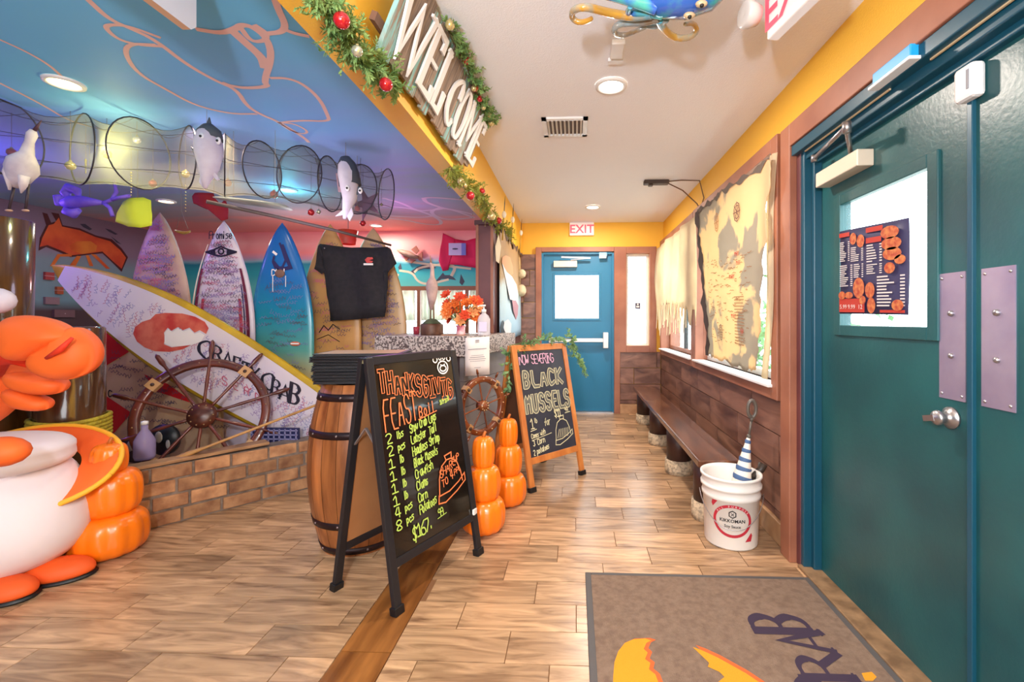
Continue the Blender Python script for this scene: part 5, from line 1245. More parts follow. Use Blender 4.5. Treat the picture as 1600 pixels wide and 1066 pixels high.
# ---------------------------------------------------------------- surfboards
def board_w(t, W, nose=.62, tail=.35):
    # half width along the length, t=0 tail, t=1 nose
    if t > .5: return W / 2 * (1 - ((t - .5) / .5) ** 2.1) ** (1 / 1.15)
    return W / 2 * (1 - .38 * ((.5 - t) / .5) ** 2.2)
def surfboard(label, tip, L, W, Y, m, tilt=0, yaw=0, T=.055, tailr=True, lean=.0, name='surfboard'):
    """tip: where the nose is (world x, z); board hangs down from it, tilted in its own plane"""
    dz = Vector((math.sin(tilt), 0, math.cos(tilt)))
    o = Vector((tip.x, Y, tip.z)) - dz * L
    r_ = root(name, label, 'surfboard', tuple(o), (lean, tilt, yaw))
    NT, NA = 30, 14
    def prof(t):
        w_ = max(board_w(t, W), .0005); th = T / 2 * min(1, (w_ / (W * .16)) ** .7 if w_ < W * .16 else 1); return w_, th
    vs = []
    for i in range(NT + 1):
        t = i / NT; t = t ** .9 if t > .0 else 0; w_, th = prof(t)
        for j in range(NA):
            a = 2 * PI * j / NA; cx, cy = math.cos(a), math.sin(a)
            vs.append((w_ * math.copysign(abs(cx) ** .55, cx), th * math.copysign(abs(cy) ** .8, cy), t * L))
    fs = [(i * NA + j, i * NA + (j + 1) % NA, (i + 1) * NA + (j + 1) % NA, (i + 1) * NA + j) for i in range(NT) for j in range(NA)] + [tuple(reversed(range(NA)))]
    b = B().add(vs, fs, True); lpart('board', b, m, r_)
    Mw = wm(r_)
    f = lambda x, z, off=.0: Mw @ Vector((x, -T / 2 - .002 - off, z))
    ins = lambda x, z: 0 < z < L and abs(x) < prof(z / L)[0] * .88
    return r_, f, ins, prof
INKS = [('ink blue', '#7a7ab0'), ('ink red', '#c4607a'), ('ink dark', '#5c4c58'), ('ink violet', '#a07ab0')]
INK = [mat(a, c, .7) for a, c in INKS]
def sign_all(r_, f, ins, W, z0, z1, n, seed, inks=(0, 1, 2, 3), size=.07, w=.0032, name='signatures'):
    for k in inks:
        part(name, scrawl(lambda x, y: f(x, y, .0005 + k * .0003), -W / 2, W / 2, z0, z1, n, ins, size, w, seed * 10 + k), INK[k], r_, kind='stuff')
def deck_poly(r_, f, prof, L, e0, e1, z0, z1, m, name, off=.0004, n=16):
    """a stripe between the fractions e0..e1 of the half width"""
    b = B()
    P = [[f(prof(z / L)[0] * e, z, off) for e in (e0, e1)] for z in [z0 + (z1 - z0) * i / n for i in range(n + 1)]]
    for a, c in zip(P, P[1:]): b.add([a[0], a[1], c[1], c[0]], [(0, 1, 2, 3)])
    return part(name, b, m, r_)
# A : faded pinkish tan
t = at_y(250, 332, 3.62); SA = mat('board pink tan', '#c4a094', .45, h2='#a8806e', scale=3)
r_, f, ins, pr = surfboard('pinkish tan signed surfboard standing upright behind the huge aslant one', t, 2.0, .56, 3.62, SA); sign_all(r_, f, ins, .56, .6, 1.95, 110, 1)
# B : white with eye and stripes
t = at_y(350, 345, 3.66); SBm = mat('board white', '#d9ccd6', .35, h2='#c4b4c8', scale=3)
r_, f, ins, pr = surfboard('white signed surfboard with painted eye and maroon stripes', t, 1.95, .54, 3.66, SBm); L_ = 1.95
for (a, c, z0, z1, h) in ((.80, .90, .7, 1.55, '#6e2438'), (.58, .68, .75, 1.3, '#b0343c'), (.72, .77, .72, 1.42, '#3a3a5c'), (-.90, -.80, .7, 1.55, '#6e2438'), (-.68, -.58, .95, 1.3, '#b0343c'), (-.98, -.93, .5, 1.75, '#e8dcc8')):
    deck_poly(r_, f, pr, L_, a, c, z0, z1, mat('stripe ' + h, h, .4), 'stripe', .0006)
sign_all(r_, f, ins, .5, .5, 1.85, 105, 2)
b = B(); ez = 1.95 - .265; f0 = lambda x, y: f(x, y, .002)
b.line([(-.13, ez), (-.06, ez + .02), (0, ez + .045), (.06, ez + .02), (.13, ez)], .014, f0); b.line([(-.13, ez), (-.05, ez - .025), (0, ez - .035), (.05, ez - .025), (.13, ez)], .014, f0)
b.line([(.022 * math.cos(t_), ez + .005 + .022 * math.sin(t_)) for t_ in [i * PI / 6 for i in range(13)]], .014, f0)
b.add([f0(-.13, ez), f0(-.05, ez + .02), f0(-.045, ez - .02)], [(0, 1, 2)]); b.add([f0(.13, ez), f0(.05, ez + .02), f0(.045, ez - .02)], [(0, 1, 2)])
write(b, 'Promise', -.10, 1.95 - .155, .06, .030, .007, f0, jit=.1, gap=.006)
part('eye_drawing', b, BLK, r_)
# C : blue to sand
t = at_y(441, 348, 3.72)
SCm = zramp('board ocean', [(0, '#c4a070'), (.35, '#b8a878'), (.45, '#5a9c90'), (.6, '#1f8aa4'), (.75, '#2470b4'), (1, '#1f5ca8')], 0, 2.0, .22, nz=.15)
r_, f, ins, pr = surfboard('deep blue to sand surfboard with painted fish hook', t, 1.98, .55, 3.72, SCm); sign_all(r_, f, ins, .5, .4, 1.5, 60, 3, inks=(0, 2))
b = B(); f0 = lambda x, y: f(x, y, .002); hz0 = 1.98 - .18
b.line([(.0, hz0), (.02, hz0 - .05), (.05, hz0 - .14), (.02, hz0 - .20), (-.04, hz0 - .20), (-.06, hz0 - .15), (-.05, hz0 - .11)], .018, f0); b.line([(.02, hz0 - .02), (.09, hz0 - .2), (0, hz0 - .22), (-.05, hz0 - .16)], .03, f0)
part('hook_drawing', b, mat('deep navy', '#2a2458', .5), r_)
b = B(); b.ball(f0(0, 1.55), .045, 10, (1, .15, .8)); part('skull_drawing', b, mat('skull brown', '#7a5a4c', .6), r_)
b = B(); write(b, 'DON', -.07, 1.535, .05, .035, .008, f0, gap=.01); b.line([(-.06, 1.53), (-.06, 1.40)], .006, f0); b.line([(.05, 1.53), (.05, 1.44)], .006, f0); b.line([(-.055, hz0 - .07), (-.03, hz0 - .09)], .02, f0)
part('white_drips', b, WHM, r_)
b = B(); b.ball(f0(.13, .965), .045, 14, (1, .08, .42)); lbg = part('oval_sticker', b, mat('sticker orange', '#c8603c', .5), r_); part('sticker_band', B().box(*[v for v in (0, .001, 0, .001, 0, .001)]) if 0 else rect(B(), lambda x, y: f(x, y, .0065), .095, .96, .165, .972), WHM, lbg)
# D, E : tan boards behind the t-shirt
t = at_y(516, 350, 3.90); SD = mat('board tan', '#c9975a', .4, h2='#b07c44', scale=3)
r_, f, ins, pr = surfboard('tan signed surfboard behind the black t-shirt, next to the blue surfboard', t, 2.03, .56, 3.90, SD); sign_all(r_, f, ins, .5, .4, 1.9, 60, 4, inks=(1, 2))
b = B(); f0 = lambda x, y: f(x, y, .002); b.line([(-.08, 1.08), (-.04, 1.14), (0, 1.10), (.04, 1.15), (.10, 1.11)], .008, f0); b.line([(-.1, 1.02), (0, 1.06), (.1, 1.0)], .006, f0); part('ink_sketch', b, BLK, r_)
t = at_y(583, 356, 4.02); SE = mat('board sand', '#d0ac80', .4, h2='#b8906a', scale=3)
r_, f, ins, pr = surfboard('sandy tan signed surfboard behind the black t-shirt, next to the counter', t, 2.0, .62, 4.02, SE); sign_all(r_, f, ins, .56, .9, 1.9, 70, 5, inks=(0, 2, 3)); 
b = B(); f0 = lambda x, y: f(x, y, .002); b.line([(-.2, 1.18), (-.14, 1.22), (-.10, 1.18), (-.14, 1.15), (-.2, 1.18)], .02, f0); part('red_lips', b, mat('lip red', '#d8604a', .5), r_)
# low patterned board behind the wheel
pz = at_y(158, 522, 3.46)
r_ = root('painted_board', 'cream signed board with red triangles standing behind the big ship wheel', 'board', (-2.75, 3.46, 0))
x0 = pz.x; x1 = at_y(345, 600, 3.46).x; zt = 1.12
part('board', B().box(x0, x1, 3.46, 3.50, .0, zt), mat('board cream', '#d0b088', .5, h2='#b89068', scale=3), r_, bev=.015)
fb = lambda x, y, off=.003: at_y(x, y, 3.46 - off)
RDm = mat('board red', '#c0141c', .4)
for tr in ([(159, 515), (210, 545), (160, 575)], [(160, 615), (205, 645), (180, 675), (160, 690)], [(225, 585), (262, 600), (308, 633), (245, 612)]): part('red_triangle', B().poly([fb(*p) for p in tr]), RDm, r_, recalc=False)
part('edge_stripe', B().box(x0 - .004, x0 + .014, 3.450, 3.459, 0, zt), mat('stripe pink', '#d8a08a', .5), r_)
part('signatures', scrawl(lambda x, y: Vector((x, 3.4565, y)), x0 + .05, x1 - .05, .35, 1.05, 80, size=.07, w=.004, seed=55), INK[2], r_, kind='stuff')
b = B(); write(b, 'C', at_y(170, 620, 3.46).x, at_y(170, 620, 3.46).z, .05, .03, .009, lambda x, y: Vector((x, 3.455, y))); part('ink_letter', b, BLK, r_)
# dark signs low behind the wheel
for x0_, x1_, y0_, y1_, h, lb_, Yq in ((190, 236, 680, 722, '#2c2426', 'dark round buoy head low behind the pumpkin stack', 3.1), (232, 282, 668, 706, '#1f2226', 'dark round painted face disc behind the big wheel rim', 3.2)):
    c = at_y((x0_ + x1_) / 2, (y0_ + y1_) / 2, Yq); rr = (x1_ - x0_) / 2 * Yq / F
    r_ = root('round_sign', lb_, 'sign', tuple(c)); part('disc', B().lathe([(0, -.015), (rr, -.015), (rr, .015), (0, .015)], 24, c, Matrix.Rotation(PI / 2, 3, 'X')), mat('disc ' + h, h, .4), r_)
    part('stake', B().bar(Vector((c.x, c.y + .02, 0)), Vector((c.x, c.y + .02, c.z)), .03, .02), STEEL, r_)
    part('face_mark', B().ball(c + Vector((-.03, -.016, .02)), rr * .38, 10, (.7, .1, 1)).ball(c + Vector((.04, -.016, -.03)), rr * .3, 10, (.5, .1, 1)), mat('mark pale', '#b8b0a8', .5), r_)
bt = at_y(207, 715, 2.72)
r_ = root('glass_jug', 'clear violet tinted glass jug beside the pumpkins on the planter', 'jug', (bt.x, 2.8, .30)); 
part('jug_body', B().lathe([(0, 0), (.05, 0), (.056, .02), (.056, .12), (.03, .17), (.018, .19), (.018, .22), (0, .22)], 20, (bt.x, 2.80, .30)), glassy('jug glass', '#b8a8d8', .55, .05), r_)  # glass itself is tinted violet all over
part('stopper', B().lathe([(0, .22), (.02, .22), (.02, .24), (0, .245)], 12, (bt.x, 2.80, .30)), WHP, r_)
# the big painted board
YB = 3.33
tipB = at_y(80, 414, YB); end = at_y(548, 692, YB)
ctl = (Vector((tipB.x, 0, tipB.z)) - Vector((end.x, 0, end.z))); LB = ctl.length; ang = math.atan2(ctl.x, ctl.z)
YRM = mat('board rail yellow', '#c9a214', .4, h2='#b08a10', scale=6)
r_, f, ins, pr = surfboard('huge white signed surfboard with yellow rails and red claw, lying aslant behind the wheel', tipB, LB, .60, YB, YRM, tilt=ang)
WD = mat('board deck white', '#d9cddd', .35, h2='#e6d8d8', scale=2)
deck_poly(r_, f, pr, LB, -.85, .85, .012, LB * .95, WD, 'deck_paint', .0006, n=40)
# deck map is in (across, along): build a page-aligned map in the plane of the board
Yf = YB - .0275 - .002
pg = lambda off: (lambda x, y: at_y(x, y, Yf - off))
def scr(n, seed, ink, x0, x1, y0, y1, off):
    ins2 = lambda x, z: True
    return part('signatures', scrawl(lambda x, y: f(x, y, off), -.26, .26, y0, y1, n, lambda x, z: ins(x * 1.25, z), .07, .0030, seed, tilt=.4), INK[ink], r_, kind='stuff')
for k in (1, 0, 3): scr(75, 70 + k, k, 0, 0, .05, LB * .93, .0010 + k * .0003)
CLW = mat('claw red', '#c8403a', .4, h2='#e07860', scale=9)
part('claw_logo', B().poly([pg(.003)(*p) for p in [(208, 522), (211, 511), (222, 503), (235, 499), (243, 491), (258, 489), (285, 490), (305, 495), (320, 503), (326, 513), (322, 522), (312, 516), (304, 520), (296, 512), (286, 516), (278, 511), (268, 517), (262, 512), (256, 520), (258, 528), (256, 538), (268, 543), (284, 541), (299, 539), (285, 546), (265, 550), (242, 549), (226, 543), (214, 534)]]), CLW, r_, recalc=False)
part('claw_teeth', B().poly([pg(.0036)(*p) for p in [(257, 520), (263, 514), (269, 519), (278, 513), (287, 518), (296, 514), (304, 522), (312, 519), (320, 524), (314, 534), (300, 539), (284, 541), (268, 542), (257, 537)]]), WHM, r_, recalc=False)
b = B(); fq = pg(.0042)
def sl(ch, x, y, w_, h): serif(b, ch, 0, 0, w_, h, lambda u, v: fq(x + u + v * .12, y + u * .36 - v), thick=.19, thin=.075)
for ch, x, y, w_, h in (('C', 309, 557, 18, 29), ('R', 331, 563, 16, 24), ('A', 347, 571, 14, 22), ('F', 364, 577, 12, 20), ('T', 377, 585, 13, 20), ('Y', 389, 592, 14, 21), ('C', 408, 606, 17, 27), ('R', 424, 615, 14, 23), ('A', 436, 623, 15, 23), ('B', 452, 629, 17, 31)):
    sl(ch, x, y, w_, h)
part('lettering', b, mat('board letter dark', '#2c2a38', .4), r_, kind='stuff')
b = B(); write(b, 'SER', 0, 0, 12, 7, 1.6, lambda u, v: fq(347 + u, 600 + u * .45 - v), gap=6); write(b, 'YD', 0, 0, 10, 7, 1.6, lambda u, v: fq(385 + u, 612 + u * .8 - v), gap=4)
part('red_lettering', b, INK[1], r_, kind='stuff')
# blue net basket bit and brown board leaning low right of the wheel
c = at_y(428, 688, 3.12)
b = B()
for i in range(9): b.bar((c.x - .16 + i * .04, 3.12, .28), (c.x - .16 + i * .04, 3.12, .42), .008, .008); 
for i in range(5): b.bar((c.x - .17, 3.12, .29 + i * .03), (c.x + .17, 3.12, .29 + i * .03), .008, .008)
rr_ = root('crate', 'dark blue plastic lattice crate low behind the brick wall', 'crate', (c.x, 3.16, .1))
part('lattice', b, mat('crate lilac', '#8a86b0', .5), rr_); part('crate_body', B().box(c.x - .17, c.x + .17, 3.128, 3.15, .1, .425), mat('crate navy', '#1c2250', .5), rr_)

# ---------------------------------------------------------------- t-shirts
def shirt(name, label, outline_px, Y, m, f=None, wave=.012, thick=.006):
    f = f or (lambda x, y: at_y(x, y, Y)); b = B(); P = [f(*p) for p in outline_px]
    r_ = root(name, label, 't-shirt', tuple(min(P, key=lambda v: v.z)))
    bm = bmesh.new(); vs = [bm.verts.new(p) for p in P]; bm.faces.new(vs); bmesh.ops.triangulate(bm, faces=bm.faces)
    bmesh.ops.subdivide_edges(bm, edges=bm.edges, cuts=5, use_grid_fill=True)
    for v in bm.verts: v.co.y += wave * math.sin(v.co.x * 23 + v.co.z * 5) + wave * .5 * math.sin(v.co.z * 31)
    for v in bm.verts: b.v.append(v.co.copy())
    bm.verts.index_update(); b.f = [tuple(v.index for v in fc.verts) for fc in bm.faces]; b.sm = [True] * len(b.f); bm.free()
    part('cloth', b, m, r_, solid=thick); return r_
SHB = mat('black cotton', '#241f24', .85, h2='#1b181c', scale=30)
ts = shirt('t_shirt', 'black t-shirt with small red logo stretched over the tan surfboards', [(497, 384), (500, 381), (520, 384), (550, 387), (580, 387), (606, 386), (612, 390), (620, 412), (606, 426), (598, 420), (600, 460), (601, 495), (558, 499), (516, 502), (514, 460), (510, 422), (502, 428), (490, 420)], 3.80, SHB)
lf_ = lambda x, y: at_y(x, y, 3.778)
part('chest_logo', B().poly([lf_(*p) for p in [(570, 406), (574, 402), (582, 402), (583, 405), (576, 407), (583, 408), (581, 411), (573, 411)]]), CLW, ts, recalc=False)
part('chest_text', rect(B(), lambda x, y: lf_(x, y), 568, 411.5, 583, 414.5), WHM, ts)
part('pin', B().ball(at_y(507, 388, 3.78), .006, 8).ball(at_y(609, 388, 3.78), .006, 8), STEEL, ts)
rs = shirt('t_shirt', 'magenta t-shirt with pale lilac print pinned up beside the timber post', [(692, 364), (700, 368), (712, 374), (728, 376), (745, 372), (745, 419), (715, 414), (702, 413), (700, 422), (692, 424), (686, 408), (688, 390)], 6.25, mat('magenta cotton', '#c81e54', .8))
part('chest_print', rect(B(), lambda x, y: at_y(x, y, 6.225), 701, 399, 728, 380), mat('print lilac', '#b8b0dc', .7), rs)
part('print_edge', rect(B(), lambda x, y: at_y(x, y, 6.222), 721, 399, 728, 380), mat('print blue', '#7078c8', .7), rs)
part('print_fish', B().ball(at_y(711, 389, 6.222), .03, 8, (1.4, .1, .4)), mat('print slate', '#4a4868', .7), rs)
r2s = shirt('t_shirt', 'dark red cloth draped above the white eye surfboard', [(301, 307), (306, 302), (333, 302), (336, 310), (342, 318), (352, 312), (355, 325), (355, 342), (345, 345), (334, 335), (326, 328), (318, 322), (308, 320), (302, 318)], 3.55, mat('dark red cotton', '#8a1420', .8))
ys_ = shirt('t_shirt', 'neon yellow shirt hanging above the pinkish tan surfboard', [(192, 316), (205, 310), (222, 308), (232, 312), (236, 335), (234, 352), (220, 356), (200, 354), (178, 346), (182, 332)], 3.2, mat('neon yellow cotton', '#dbe63c', .7))
for s_, (hx, hy), hY in ((r2s, (334, 303), 3.55), (ys_, (215, 310), 3.2)):
    p = at_y(hx, hy, hY); part('hang_line', B().tube([p, Vector((p.x, p.y, 2.44))], .002, 4), mat('string', '#8a7a70', .7), s_)

# ---------------------------------------------------------------- stork
sx_, sy_ = PLX1, 2.40
sk = root('stork_figure', 'white stork figure with raised dark beak standing on the tall piling', 'bird figure', (sx_, sy_, 1.77))
WHF = mat('feather white', '#d8ccd0', .7, h2='#bfb0b8', scale=14)
g = lambda x, y, Y=2.40: at_y(x, y, Y)
part('bird_body', B().tube([g(22, 292), g(28, 280), g(34, 265), g(36, 252), g(42, 240), g(46, 222), (g(50, 210)), g(52, 203)], [.018, .05, .070, .063, .031, .020, .024, .013], 16), WHF, sk)
part('wing', B().tube([g(16, 250, 2.37), g(13, 270, 2.37), g(15, 297, 2.37)], [.02, .028, .006], 10, flat=.5), WHF, sk)
part('tail', B().tube([g(38, 275, 2.37), g(36, 290, 2.37), g(33, 302, 2.37)], [.03, .022, .004], 8, flat=.5), WHF, sk)
part('beak', B().tube([g(54, 204), g(60, 195), g(65, 188)], [.010, .006, .002], 8), mat('beak dark', '#4a2c38', .5), sk)
part('leg', B().tube([g(23, 288), g(14, 328)], .0065, 6), mat('stork leg', '#3a2c34', .5), sk); part('leg', B().tube([g(45, 288), g(40, 328)], .0065, 6), MATS['stork leg'], sk)
part('foot', B().ball(g(14, 329), .014, 8, (1.4, 1, .5)), mat('foot tan', '#c9a088', .5), sk); part('foot', B().ball(g(40, 329), .014, 8, (1.4, 1, .5)), MATS['foot tan'], sk)

# ---------------------------------------------------------------- fishing net tube
RG = [(-3.75, 2.45), (-3.40, 2.60), (-3.08, 2.72), (-2.82, 2.84), (-2.60, 2.95), (-2.42, 3.05), (-2.24, 3.18), (-2.06, 3.32), (-1.90, 3.46), (-1.74, 3.60), (-1.58, 3.75)]
np_ = root('fishing_net', 'long tube shaped fish trap net with dark hoops hung under the blue ceiling', 'net', (-2.3, 2.8, 2.0))
NC = [Vector((x * .95, y * .95, 2.215 + .012 * math.sin(i * 2.1) - .012 * max(0, i - 7))) for i, (x, y) in enumerate(RG)]
RAD = [.21, .215, .21, .215, .20, .205, .19, .205, .20, .19, .20]
def ringpt(i, a, k=1.0):
    t = (NC[min(i + 1, len(NC) - 1)] - NC[max(i - 1, 0)]); t.z = 0; t.normalize()
    tw = [.3, -.3, .75, -.6, .5, .1, -.8, .8, -.7, .6, 0][i]; t = Matrix.Rotation(tw, 3, 'Z') @ t
    s = Vector((t.y, -t.x, 0)); return NC[i] + (s * math.cos(a) * .85 + Vector((0, 0, 1)) * math.sin(a)) * RAD[i] * k
def netpt(u, v):
    x = u * (len(NC) - 1); i = min(int(x), len(NC) - 2); t = x - i; a = v * 2 * PI
    sag = 1 - .26 * math.sin(PI * t) * (1 if math.sin(a) > -.2 else .3)
    c = NC[i].lerp(NC[i + 1], t); p = ringpt(i, a).lerp(ringpt(i + 1, a), t); p = c + (p - c) * sag; p.z = min(p.z, 2.425); return p
def netmat(nm, h, h2, al):
    m = bpy.data.materials.new(nm); m.use_nodes = True; nt = m.node_tree; N = nt.nodes; L = nt.links; b = N['Principled BSDF']; b.inputs['Roughness'].default_value = .9; b.inputs['Base Color'].default_value = lin(h)
    t = N.new('ShaderNodeBsdfTransparent'); tr = N.new('ShaderNodeBsdfTranslucent'); tr.inputs[0].default_value = lin(h2); m2 = N.new('ShaderNodeMixShader'); m2.inputs[0].default_value = .5
    mx = N.new('ShaderNodeMixShader'); mx.inputs[0].default_value = al; L.new(b.outputs[0], m2.inputs[1]); L.new(tr.outputs[0], m2.inputs[2])
    L.new(t.outputs[0], mx.inputs[1]); L.new(m2.outputs[0], mx.inputs[2]); L.new(mx.outputs[0], N['Material Output'].inputs[0]); return m
part('mesh', B().grid(80, 36, netpt), netmat('net mesh', '#4a4668', '#c8c49a', .34), np_, recalc=False)
NTW = mat('hoop dark', '#241f2c', .5)
for i in range(len(NC)):
    P = [ringpt(i, a) for a in [j * 2 * PI / 30 for j in range(31)]]
    for p in P: p.z = min(p.z, 2.43)
    part('hoop', B().tube(P, .0045, 6, False), NTW, np_)
b = B()
for k in range(9): b.tube([netpt(j / 60, k / 9) for j in range(61)], .0016, 4, False)
part('strand', b, NTW, np_)
solo('bamboo_pole', B().tube([(-2.30, 2.75, 1.93), (-2.05, 3.05, 1.90), (-1.80, 3.3, 1.86), (-1.50, 3.66, 1.80)], [.012, .012, .011, .009], 8), mat('pole grey brown', '#5a4c48', .6), 'thin brown pole hung lengthwise beneath the fish trap net', 'pole')

# ---------------------------------------------------------------- hanging fish
def fish(nm, label, P, rad, tops, mb, mt, fins, eyes, hook):
    r_ = root(nm, label, 'fish figure', tuple(P[0]))
    part('fish_body', B().tube(P, rad, 18, flat=.85), mb, r_)
    part('back_patch', B().tube([p + Vector((0, .012, .012)) for p in P[-len(tops):]], tops, 16), mt, r_)
    for fpts, mm in fins: part('fin', B().prism(fpts, (0, .012, 0)), mm, r_, bev=.004)
    for e in eyes:
        ey = part('eye', B().ball(e, .016, 10, (1, .6, 1.4)), mat('eye white', '#e8e4e8', .3), r_); part('pupil', B().ball(e + Vector((0, -.008, -.002)), .008, 8), BLK, ey)
    part('hang_line', B().tube([hook, Vector((hook.x, hook.y, 2.44))], .0015, 4), MATS['string'] if 'string' in MATS else STEEL, r_)
    return r_
WF_ = mat('plush white', '#d8d0dc', .75, h2='#c8bccc', scale=10); GF_ = mat('plush grey', '#4a525c', .75); PF_ = mat('plush pink grey', '#a4848c', .75, h2='#8a6a78', scale=8)
g = lambda x, y, Y=2.62: at_y(x, y, Y)
fish('orca_figure', 'white bellied toy orca with dark back hanging head up from the ceiling', [g(320, 294), g(322, 280), g(326, 262), (g(326, 240)), g(325, 220), g(324, 207), g(322, 198)], [.012, .03, .058, .078, .075, .055, .02], [.07, .062, .03], WF_, GF_,
     [([g(316, 262), g(307, 250), g(297, 228), g(302, 232), g(313, 245)], GF_), ([g(322, 250), g(332, 262), g(342, 280), g(338, 282), (g(326, 268)), g(320, 262)], WF_), ([g(318, 202), g(326, 182), g(331, 202)], GF_), ([g(314, 262), g(310, 285), g(318, 295), g(322, 280)], WF_)], [g(315, 213, 2.555), g(341, 220, 2.58)], g(323, 196))
g = lambda x, y, Y=3.14: at_y(x, y, Y)
fish('shark_figure', 'grey and pink toy shark with white belly hanging at the net end', [g(538, 342), g(541, 328), g(546, 312), g(546, 292), g(543, 272), g(540, 258), g(538, 248)], [.010, .03, .052, .070, .073, .056, .024], [.075, .070, .060, .032], WF_, mat('shark dark', '#3f4450', .7),
     [([g(560, 290), g(564, 300), (g(556, 305)), g(552, 296)], GF_), ([g(545, 318), g(530, 332), g(523, 338), g(534, 336), g(546, 328)], WF_), ([g(524, 270), g(528, 300), g(534, 300), g(532, 272)], PF_), ([g(548, 318), g(552, 335), g(546, 346), g(540, 335)], WF_)], [g(543, 294, 3.06), g(563, 298, 3.08)], g(540, 247))
g = lambda x, y, Y=3.45: at_y(x, y, Y)
c = g(572, 318); b = B()
P = []
for k in range(10): a = PI / 2 + .35 + k * PI / 5; rr = .125 if k % 2 == 0 else .042; P.append(Vector((c.x + rr * math.cos(a), c.y, c.z + rr * 1.15 * math.sin(a))))
stf = root('starfish', 'dusky pink starfish hanging inside the net end beside the shark', 'starfish', tuple(c)); part('star_body', B().prism(P, (0, .02, 0)), mat('starfish mauve', '#6e4a66', .8, bump=.5), stf, bev=.008); part('hang_line', B().tube([P[0], Vector((P[0].x, P[0].y, 2.44))], .0015, 4), MATS['string'], stf)
# purple lobster
g = lambda x, y, Y=3.1: at_y(x, y, Y)
LP = mat('violet plush', '#6a48d8', .6, h2='#8a6ae8', scale=8)
lo_ = root('lobster_figure', 'violet stuffed lobster hanging beside the neon yellow shirt', 'lobster figure', tuple(g(150, 320)))
part('lobster_body', B().tube([g(100, 318), g(112, 316), g(130, 315), g(148, 316), g(162, 317)], [.03, .045, .04, .025, .012], 12), LP, lo_)
for P, rr in (([g(108, 312), g(102, 302), g(108, 294), g(120, 298), g(124, 308)], [.012, .03, .034, .028, .012]), ([g(100, 320), g(92, 318), g(90, 308), g(98, 306)], [.012, .024, .026, .012]), ([g(104, 322), g(104, 330), g(114, 334), g(124, 328)], [.012, .03, .034, .016])): part('claw', B().tube(P, rr, 12), LP, lo_)
for P in ([g(162, 317), g(175, 312), g(182, 300), g(178, 282)], [g(175, 312), g(190, 308), g(202, 306)], [g(162, 317), g(172, 325), g(176, 338)]): part('arm', B().tube(P, [.014, .012, .012, .006][:len(P)], 8), LP, lo_)
part('hang_line', B().tube([g(140, 312), Vector((g(140, 312).x, 3.1, 2.44))], .0015, 4), MATS['string'], lo_)
# small hanging gilt fish
g = lambda x, y, Y=3.75: at_y(x, y, Y)
hf = root('gilt_fish', 'small gilt fish plaque hung on strings by the pinkish tan surfboard', 'fish plaque', tuple(g(283, 364)))
part('fish_body', B().tube([g(274, 360), g(278, 362), g(286, 364), g(294, 363), g(297, 361)], [.010, .028, .034, .02, .008], 12, flat=.4), mat('gilt ochre', '#a8803c', .5), hf)
part('hang_line', B().tube([g(276, 357), g(283, 330), g(294, 358)], .002, 4).tube([g(283, 330), Vector((g(283, 330).x, 3.75, 2.44))], .002, 4), MATS['string'], hf)
# hanging white paddle board
g = lambda x, y, Y=2.92: at_y(x, y, Y)
pb_ = root('paddle_board', 'short grey white board hanging flat below the net near the red baubles', 'board', tuple(g(400, 322)))
part('board', B().tube([g(336, 309), g(350, 311), g(380, 315), g(420, 320), g(445, 324), g(453, 327)], [.02, .045, .07, .08, .07, .03], 16, flat=.22, up=(0, 0, 1)), mat('board grey white', '#b4b8ac', .4, h2='#9a9c90', scale=6), pb_)
part('hang_line', B().tube([g(365, 308), Vector((g(365, 308).x, 2.92, 2.44))], .0015, 4).tube([g(430, 315), Vector((g(430, 315).x, 2.92, 2.44))], .0015, 4), MATS['string'], pb_)
# wall fish on back wall
g = lambda x, y, Y=6.22: at_y(x, y, Y)
wfz = root('mounted_fish', 'mounted grouper fish hanging before the sunset mural', 'fish figure', tuple(g(640, 398)))
part('fish_body', B().tube([g(621, 391), g(628, 394), g(638, 397), g(648, 401), g(654, 402)], [.02, .07, .09, .06, .04], 12, flat=.5), mat('grouper brown', '#8a6a58', .6, h2='#b89a88', scale=8), wfz)
for P in ([g(642, 390), g(650, 384), g(655, 392), g(650, 397)], [g(653, 398), g(660, 394), g(660, 408), g(654, 407)], [g(630, 400), g(634, 408), g(640, 402)], [g(640, 404), g(642, 412), g(650, 406)]): part('fin', B().prism(P, (0, .015, 0)), mat('fin rust', '#9a5a48', .6), wfz, bev=.003)
ls_ = root('lamp_shade', 'small red orange shade between the two tan surfboard tips', 'lamp shade', tuple(at_y(544, 382, 5.2)))
lc = at_y(544, 382, 5.2)
part('shade', B().lathe([(.08, 0), (.11, .16), (.105, .16), (.075, 0)], 20, lc), mat('red shade', '#e0482c', .5, trans=.3), ls_)
part('cord', B().tube([lc + Vector((0, 0, .1)), Vector((lc.x, lc.y, 2.44))], .004, 5).tube([lc + Vector((-.1, 0, .1)), lc + Vector((.1, 0, .1))], .003, 4), MATS['string'], ls_)
